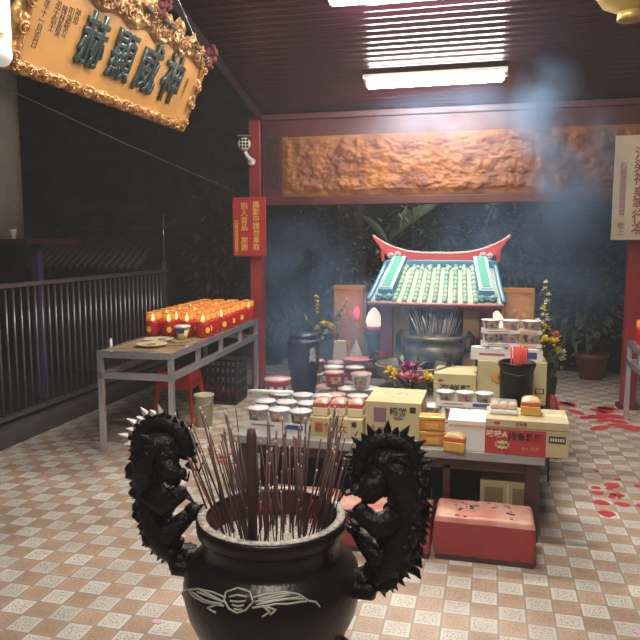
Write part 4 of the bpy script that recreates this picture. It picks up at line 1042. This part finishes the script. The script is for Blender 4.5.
for k in range(28):                                            # bundle leaning towards the altar carton
    u = rg.uniform(.09, .18); v = rg.uniform(-.11, .10); x, y = scr(u, v)
    if not near_ok(x, y): continue
    tu, tv = scr(.12 + rg.gauss(.06, .06), rg.gauss(.03, .05))
    stick(x, y, rg.choice((.26, .32, .37, .41)), rg.choice((.0019, .0024, .003)), st_b, (tu, tv), 'thin brown incense stick leaning towards the square yellow carton', 'incense leaning towards the carton')
for k in range(16):
    u = rg.uniform(-.10, .14); v = rg.uniform(.05, .15); x, y = scr(u, v)
    if not near_ok(x, y): continue
    stick(x, y, rg.choice((.06, .08, .10)), .003, st_r, (rg.gauss(0, .15), rg.gauss(0, .15)), 'short burnt stub of red incense at the back of the ash', 'red incense stubs')
x, y = scr(-.045, -.155)
tag(MB().lathe([(0, 0), (.0145, 0), (.0145, .385), (.011, .405), (0, .407)], (0, 0, 0), 12).build('thick_incense', mat('thick_brown', (.085, .035, .032), .65, var=.2), None, (CX + x, CY + y, .712)), 'single thick dark brown incense stick, tallest in the black burner', 'incense stick')

# ------------------------------------------------------------------ side table by the far red post
steel_table('wooden_table', 'worn metal side table in front of the red post by the cream banner', .70, 1.9, .74, (1.24 + .70, 4.74, 0), 0, mat('side_top', (.22, .14, .09), .6, var=.4))
for (x, y, lb) in ((1.33, 6.42, 'red candle jar at the far end of the side table'), (1.33, 6.25, 'second red candle jar from the far end of the side table')):
    dup(c0, (x, y, .74), .4, lb, 'candles on the side table')

# ------------------------------------------------------------------ lanterns and column
t = thing('paper_lantern', 'round ochre lantern hanging from the roof near the lamps', 'lantern', (.80, 4.70, 3.02))
MB().lathe([(0, 0), (.07, .0), (.075, .02), (.17, .07), (.235, .17), (.245, .24), (.225, .33), (.15, .42), (.075, .46), (.07, .48), (0, .48)], (0, 0, 0), 28).build('shade', transl('ochre_paper', (.50, .34, .10), .4, .6), t)
MB().lathe([(.07, -.03), (.078, -.025), (.078, .018), (.068, .018)], (0, 0, 0), 20).build('bottom_ring', mat('ring_gold', (.55, .36, .10), .4, .4), t)
MB().tube([(0, 0, .48), (0, 0, roof_z(4.7) - 3.02 - .0)], .004, 5).build('cord', BLACKM, t)
t = thing('white_lantern', 'lit white cylinder lantern with yellow flowers hanging near the plaque', 'lantern', (-2.20, 2.70, 2.44))
MB().lathe([(.0, 0), (.09, 0), (.105, .03), (.105, .42), (.09, .45), (0, .45)], (0, 0, 0), 24).build('shade', mat('white_shade', (.8, .8, .76), .6, emit=(.95, 1, .88), es=.22), t)
b = MB()
for k in range(16):
    a = rng.uniform(-2.2, .8); z = rng.uniform(.03, .14)
    flower_ball(b, (math.cos(a) * .106, math.sin(a) * .106, z), .02, 10, rng)
b.build('flower_pattern', FM['yel'], t)
MB().tube([(0, 0, .45), (-.03, 0, roof_z(2.7) - 2.44 + .01)], .004, 5).build('cord', BLACKM, t)
t = thing('round_furnace', 'pale round column standing on a dark red ledge beyond the fence', 'furnace', (-5.36, 6.45, 1.66))
MB().lathe([(0, 0), (.36, 0), (.36, 1.9), (.2, 2.2), (0, 2.2)], (0, 0, 0), 36).build('drum', mat('drum_grey', (.34, .31, .25), .5, var=.2), t)
t = thing('outer_ledge', 'dark red ledge on violet posts beyond the fence', 'ledge', (-5.32, 6.45, 0))
MB().box((0, 0, 1.63), (1.57, .9, .06), bev=.005).build('ledge_top', DRED, t)
vm = mat('violet_paint', (.10, .07, .22), .5)
for x, y in ((.55, 0), (-.55, 0)): MB().box((x, y, .76), (.085, .085, 1.68)).build('leg', vm, t)
tag(MB().lathe([(0, 0), (.03, 0), (.04, .09), (.045, .10), (0, .1)], (0, 0, 0), 14).build('white_cup', WPLAST, None, (-4.86, 6.2, 1.66)), 'small white cup on the dark ledge beyond the fence', 'cup')
# dim side roof beyond the fence
t = thing('side_roof', 'dim dark red tiled roof of a hut beyond the fence', 'roof', (-4.95, 8.0, 0))
b = MB()
for k in range(16): b.tube([(-.75 + k * .1, -.5, 1.30), (-.75 + k * .1, .3, 1.75)], .05, 8)
b.build('tile_roll', mat('dim_roof', (.055, .016, .013), .6, var=.4), t)
MB().box((0, .1, .66), (1.5, .8, 1.35)).build('hut_wall', mat('hut_wall', (.03, .018, .018), .8), t)
MB().tube([(-.85, .3, 1.80), (-.3, .3, 1.76), (.3, .3, 1.76), (.85, .3, 1.84), (1.0, .3, 1.95)], [.03, .05, .05, .04, .015], 8).build('roof_ridge', _m['dim_roof'], t)
# a loose cable from the eave to the yard
tag(MB().tube([(-4.2, 5.2, 3.0), (-3.6, 6.3, 2.62), (-3.0, 7.6, 2.25), (-2.7, 8.3, 2.0)], .005, 5).build('cable', mat('cable_grey', (.12, .115, .115), .5), None), 'thin grey cable slung across the dark yard', 'cable')

# ------------------------------------------------------------------ plants and pots behind
def shrub(x, y, z0, rx, rz_, n, seed, label, lm, ls=.12, pot=None, base=None):
    t = thing('potted_shrub' if pot else 'shrub', label, 'plant', (x, y, 0))
    rg = random.Random(seed); b = MB(); st = MB()
    zb = .30 if pot else 0
    for k in range(7):
        a = rg.uniform(0, 6.28); p = (rx * .5 * math.cos(a), rx * .25 * math.sin(a), z0 + rg.uniform(0, rz_ * .6)); st.tube([(0, 0, zb), (p[0] * .4, p[1] * .4, (zb + p[2]) / 2), p], [.02, .012, .006], 5)
    st.build('stems', mat('bark', (.06, .045, .035), .8), t)
    for k in range(n):
        d = Vector((rg.gauss(0, 1), rg.gauss(0, .55), rg.gauss(0, 1))); d.normalize(); rr = rg.random() ** .5
        p = Vector((d.x * rx * rr, d.y * rx * .45 * rr, z0 + d.z * rz_ * rr))
        if p.z < .02: p.z = .05 + rg.random() * .1
        b.leaf(p, (d.x + rg.gauss(0, .5), d.y - .5 + rg.gauss(0, .4), d.z * .4 + rg.gauss(0, .4)), ls * rg.uniform(.6, 1.4), ls * .42, droop=.5)
    b.build('foliage', lm, t)
    if pot:
        MB().lathe([(0, 0), (.13, 0), (.185, .26), (.20, .26), (.20, .31), (.175, .31), (.16, .27), (0, .27)], (0, 0, 0), 24).build('pot', pot, t)
LD = mat('leaf_dark', (.20, .26, .19), .45, var=.6, vscale=9); LP = mat('leaf_brightened', (.34, .35, .32), .6, var=.6, vscale=7); LBn = mat('leaf_dry', (.16, .10, .06), .7, var=.5, vscale=7)  # leaf colours raised to stand in for light missing behind the beam
shrub(1.22, 8.58, .95, .55, .55, 420, 1, 'leafy potted shrub in a red-brown pot at the floor edge', LD, .13, mat('terracotta', (.20, .055, .04), .6))
shrub(-2.80, 8.62, .85, .45, .55, 300, 2, 'dark potted shrub in a black pot behind the notice sign post', LD, .12, mat('dark_pot', (.035, .032, .03), .5))
shrub(.35, 8.75, 1.55, .75, .65, 520, 3, 'bushy dark shrub directly behind the shrine roof', LP, .13)
shrub(-.75, 8.80, 1.70, .65, .5, 420, 4, 'dark shrub below the gilded beam behind the pink ridge', LD, .14)
shrub(-1.75, 8.55, 1.45, .55, .75, 420, 5, 'pale shrub around the tree trunks by the amber lantern', LP, .11)
shrub(1.75, 8.85, 1.75, .7, .6, 420, 6, 'dark shrub behind the cream banner', LD, .13)
shrub(-3.55, 8.6, 1.6, .55, .85, 260, 7, 'dry brown shrub in the dark yard behind the candle table', LBn, .16)
shrub(-2.35, 8.85, 1.75, .55, .5, 260, 8, 'thin pale shrub between the post and the trunks', LP, .10)
for x, y, lb in ((-1.95, 8.9, 'slim brown tree trunk nearer the notice sign'), (-1.68, 8.92, 'slim brown tree trunk nearer the shrine')):
    tag(MB().tube([(x, y, -.1), (x + .03, y, 1.0), (x - .02, y, 2.0), (x + .05, y, 3.6)], [.10, .085, .075, .06], 10).build('tree_trunk', mat('trunk', (.13, .085, .06), .8, var=.5, vscale=9, bump=.6, bscale=14), None), lb, 'tree', 'tree trunks behind the shrine')
# long broad leaves and hanging dead leaves above the ridge
t = thing('banana_plant', 'plant with long pale green leaf blades above the shrine ridge', 'plant', (-1.20, 8.3, 0))
MB().tube([(0, 0, 0), (.05, .05, .9), (.02, 0, 1.70)], [.05, .04, .02], 8).build('stem', GRN, t)
lf = mat('banana_leaf', (.15, .24, .11), .5, var=.3)
def blade(t_, A, B, W, sag):
    A, B = Vector(A), Vector(B); d = (B - A); sd = Vector((-d.z, 0, d.x)).normalized()
    def fn(u, v):
        p = A + d * u; p.z -= sag * 4 * u * (1 - u) * -1; wv = W * math.sin(PI * min(1, u * .94 + .04)) ** .7
        return p + sd * (v - .5) * wv + Vector((0, .05 * abs(v - .5), 0))
    MB().grid(fn, 14, 4).build('leaf_blade', lf, t_)
blade(t, (.0, 0, 1.66), (.42, -.15, 2.06), .13, .03); blade(t, (.02, 0, 1.70), (.62, .1, 2.12), .12, .05); blade(t, (.0, 0, 1.60), (-.35, .1, 1.95), .09, .04)
for x, z, lb in ((-1.02, 1.95, 'dry stalk with curled dead leaf above the shrine ridge near the green blades'), (-.02, 1.95, 'dry stalk with curled dead leaf above the ridge on the banner side')):
    t = thing('dry_stalk', lb, 'plant', (x, 8.15, 0), 0, 'dry stalks behind the shrine'); b = MB(); rg = random.Random(int(x * 100))
    dl = mat('dead_leaf', (.40, .33, .25), .7, var=.4)
    MB().tube([(.16, 0, 0), (.15, 0, z * .7), (.12, 0, z + .12), (.10, 0, z + .20)], [.012, .010, .008, .006], 6).build('stalk', _m['bark'], t)
    b.tube([(.10, 0, z + .20), (.05, 0, z + .10), (.0, 0, z), (-.02, 0, z - .12), (.02, 0, z - .25)], [.006, .02, .03, .022, .004], 7, flat=.4)
    for k in range(6): b.leaf((rg.uniform(-.05, .08), 0, z + rg.uniform(-.15, .18)), (rg.uniform(-1, 1), -.3, rg.uniform(-1, .4)), .12, .05)
    b.build('dead_leaf', dl, t)

# ------------------------------------------------------------------ red paper scraps on the floor
rg = random.Random(14); rp = mat('red_paper', (.50, .035, .05), .6)
def scrap(x, y, w_, d_, lb, rz=0, m=rp, grp='red paper scraps on the floor'):
    n = 9; pts = [(w_ * .5 * math.cos(2 * PI * k / n) * rg.uniform(.6, 1.1), d_ * .5 * math.sin(2 * PI * k / n) * rg.uniform(.6, 1.1)) for k in range(n)]
    tag(MB().prism(pts, 0.0005, .003, 'Z').build('paper_scrap', m, None, (x, y, 0), rz), lb, 'paper', grp)
for k in range(13): scrap(1.02 + rg.uniform(-.28, .22), 6.95 + rg.uniform(-.22, .35) - (k % 3) * .25, rg.uniform(.15, .36), rg.uniform(.10, .22), 'red paper scrap on the tiles near the red post', rg.uniform(0, 3))
for k in range(10): scrap(.6825 + .1205 * (k % 4) + .05, 4.26 + .117 * (k // 4 + (k % 2)) * 1.5, rg.uniform(.09, .125), rg.uniform(.08, .115), 'red paper scrap on the tiles out from the red noodle carton', rg.uniform(-.1, .1))
for k in range(8): scrap(.90 + rg.uniform(-.28, .22), 4.80 + rg.uniform(-.3, .30), rg.uniform(.04, .10), rg.uniform(.03, .07), 'red paper scrap on the tiles out from the red noodle carton', rg.uniform(0, 3))
for k in range(9): scrap(-1.93 + rg.uniform(-.16, .16), 4.70 + rg.uniform(-.14, .14), rg.uniform(.05, .12), rg.uniform(.04, .08), 'red paper scrap on the tiles beside the offering table near the candles', rg.uniform(0, 3))
for x, y, lb in ((-1.36, 2.53, 'small pink petal on a tile near the black burner'), (.66, 2.95, 'small pink petal on a tile out beyond the cushion')):
    scrap(x, y, .05, .04, lb, 0, mat('pink_petal', (.65, .35, .48), .6), 'pink petals on the floor')

# ------------------------------------------------------------------ incense smoke
def smoke():
    m = bpy.data.materials.new('smoke'); m.use_nodes = True; n = m.node_tree.nodes; l = m.node_tree.links
    n.remove(n['Principled BSDF']); tc = n.new('ShaderNodeTexCoord'); out = n['Material Output']
    sc = n.new('ShaderNodeVolumeScatter'); sc.inputs['Color'].default_value = (.38, .62, 1, 1); sc.inputs['Anisotropy'].default_value = .1
    def ma(op, a, b=None, c=None):
        q = n.new('ShaderNodeMath'); q.operation = op
        for i, v in enumerate((a, b, c)):
            if v is None: continue
            if isinstance(v, (int, float)): q.inputs[i].default_value = v
            else: l.new(v, q.inputs[i])
        return q.outputs[0]
    tot = None
    for (c, r, a) in (((-2.15, 7.6, 1.25), (.85, .8, 1.05), 2.6), ((-.95, 5.25, .80), (1.0, 1.0, .6), 1.0), ((.55, 7.6, 1.55), (1.5, .9, 1.1), 2.0),
                      ((.72, 6.55, 2.25), (.52, .42, .75), 6.0), ((.45, 6.4, 2.8), (.35, .4, .55), 4.5), ((-.2, 6.6, 2.65), (1.5, .45, .45), .8), ((-.5, 5.35, 1.0), (1.1, .55, .55), .25), ((-1.3, 4.1, .75), (.5, .4, .5), .5)):
        mp = n.new('ShaderNodeMapping'); mp.vector_type = 'TEXTURE'; mp.inputs['Location'].default_value = c; mp.inputs['Scale'].default_value = r
        l.new(tc.outputs['Object'], mp.inputs['Vector']); g = n.new('ShaderNodeTexGradient'); g.gradient_type = 'SPHERICAL'; l.new(mp.outputs[0], g.inputs[0])
        s = ma('MULTIPLY', ma('POWER', g.outputs['Fac'], 1.2), a); tot = s if tot is None else ma('ADD', tot, s)
    nz = n.new('ShaderNodeTexNoise'); nz.inputs['Scale'].default_value = 2.2; nz.inputs['Detail'].default_value = 3; nz.inputs['Distortion'].default_value = .8
    l.new(tc.outputs['Object'], nz.inputs['Vector'])
    f = ma('MULTIPLY', ma('MAXIMUM', ma('SUBTRACT', nz.outputs['Fac'], .36), 0.0), 4.2)
    ab = n.new('ShaderNodeVolumeAbsorption'); ab.inputs['Color'].default_value = sc.inputs['Color'].default_value; ad = n.new('ShaderNodeAddShader')
    dn = ma('MULTIPLY', tot, f); l.new(dn, sc.inputs['Density']); l.new(dn, ab.inputs['Density'])
    l.new(sc.outputs[0], ad.inputs[0]); l.new(ab.outputs[0], ad.inputs[1]); l.new(ad.outputs[0], out.inputs['Volume'])
    o = MB().box((-.4, 6.2, 1.75), (5.2, 4.4, 3.46)).build('incense_smoke', m)
    tag(o, 'bluish incense smoke drifting over the altar and up to the beam', 'smoke', kind='stuff')
smoke()
m = bpy.data.materials.new('haze'); m.use_nodes = True; n = m.node_tree.nodes; n.remove(n['Principled BSDF'])  # even volume added to lift the dark tones everywhere
sc = n.new('ShaderNodeVolumeScatter'); sc.inputs['Color'].default_value = (1, 1, 1, 1); sc.inputs['Density'].default_value = .0055
m.node_tree.links.new(sc.outputs[0], n['Material Output'].inputs['Volume'])
tag(MB().box((-2.5, 2.85, 1.45), (11, 8.3, 2.86)).build('thin_haze', m), 'thin even haze added all through the shelter to lift its dark tones', 'haze', kind='stuff')
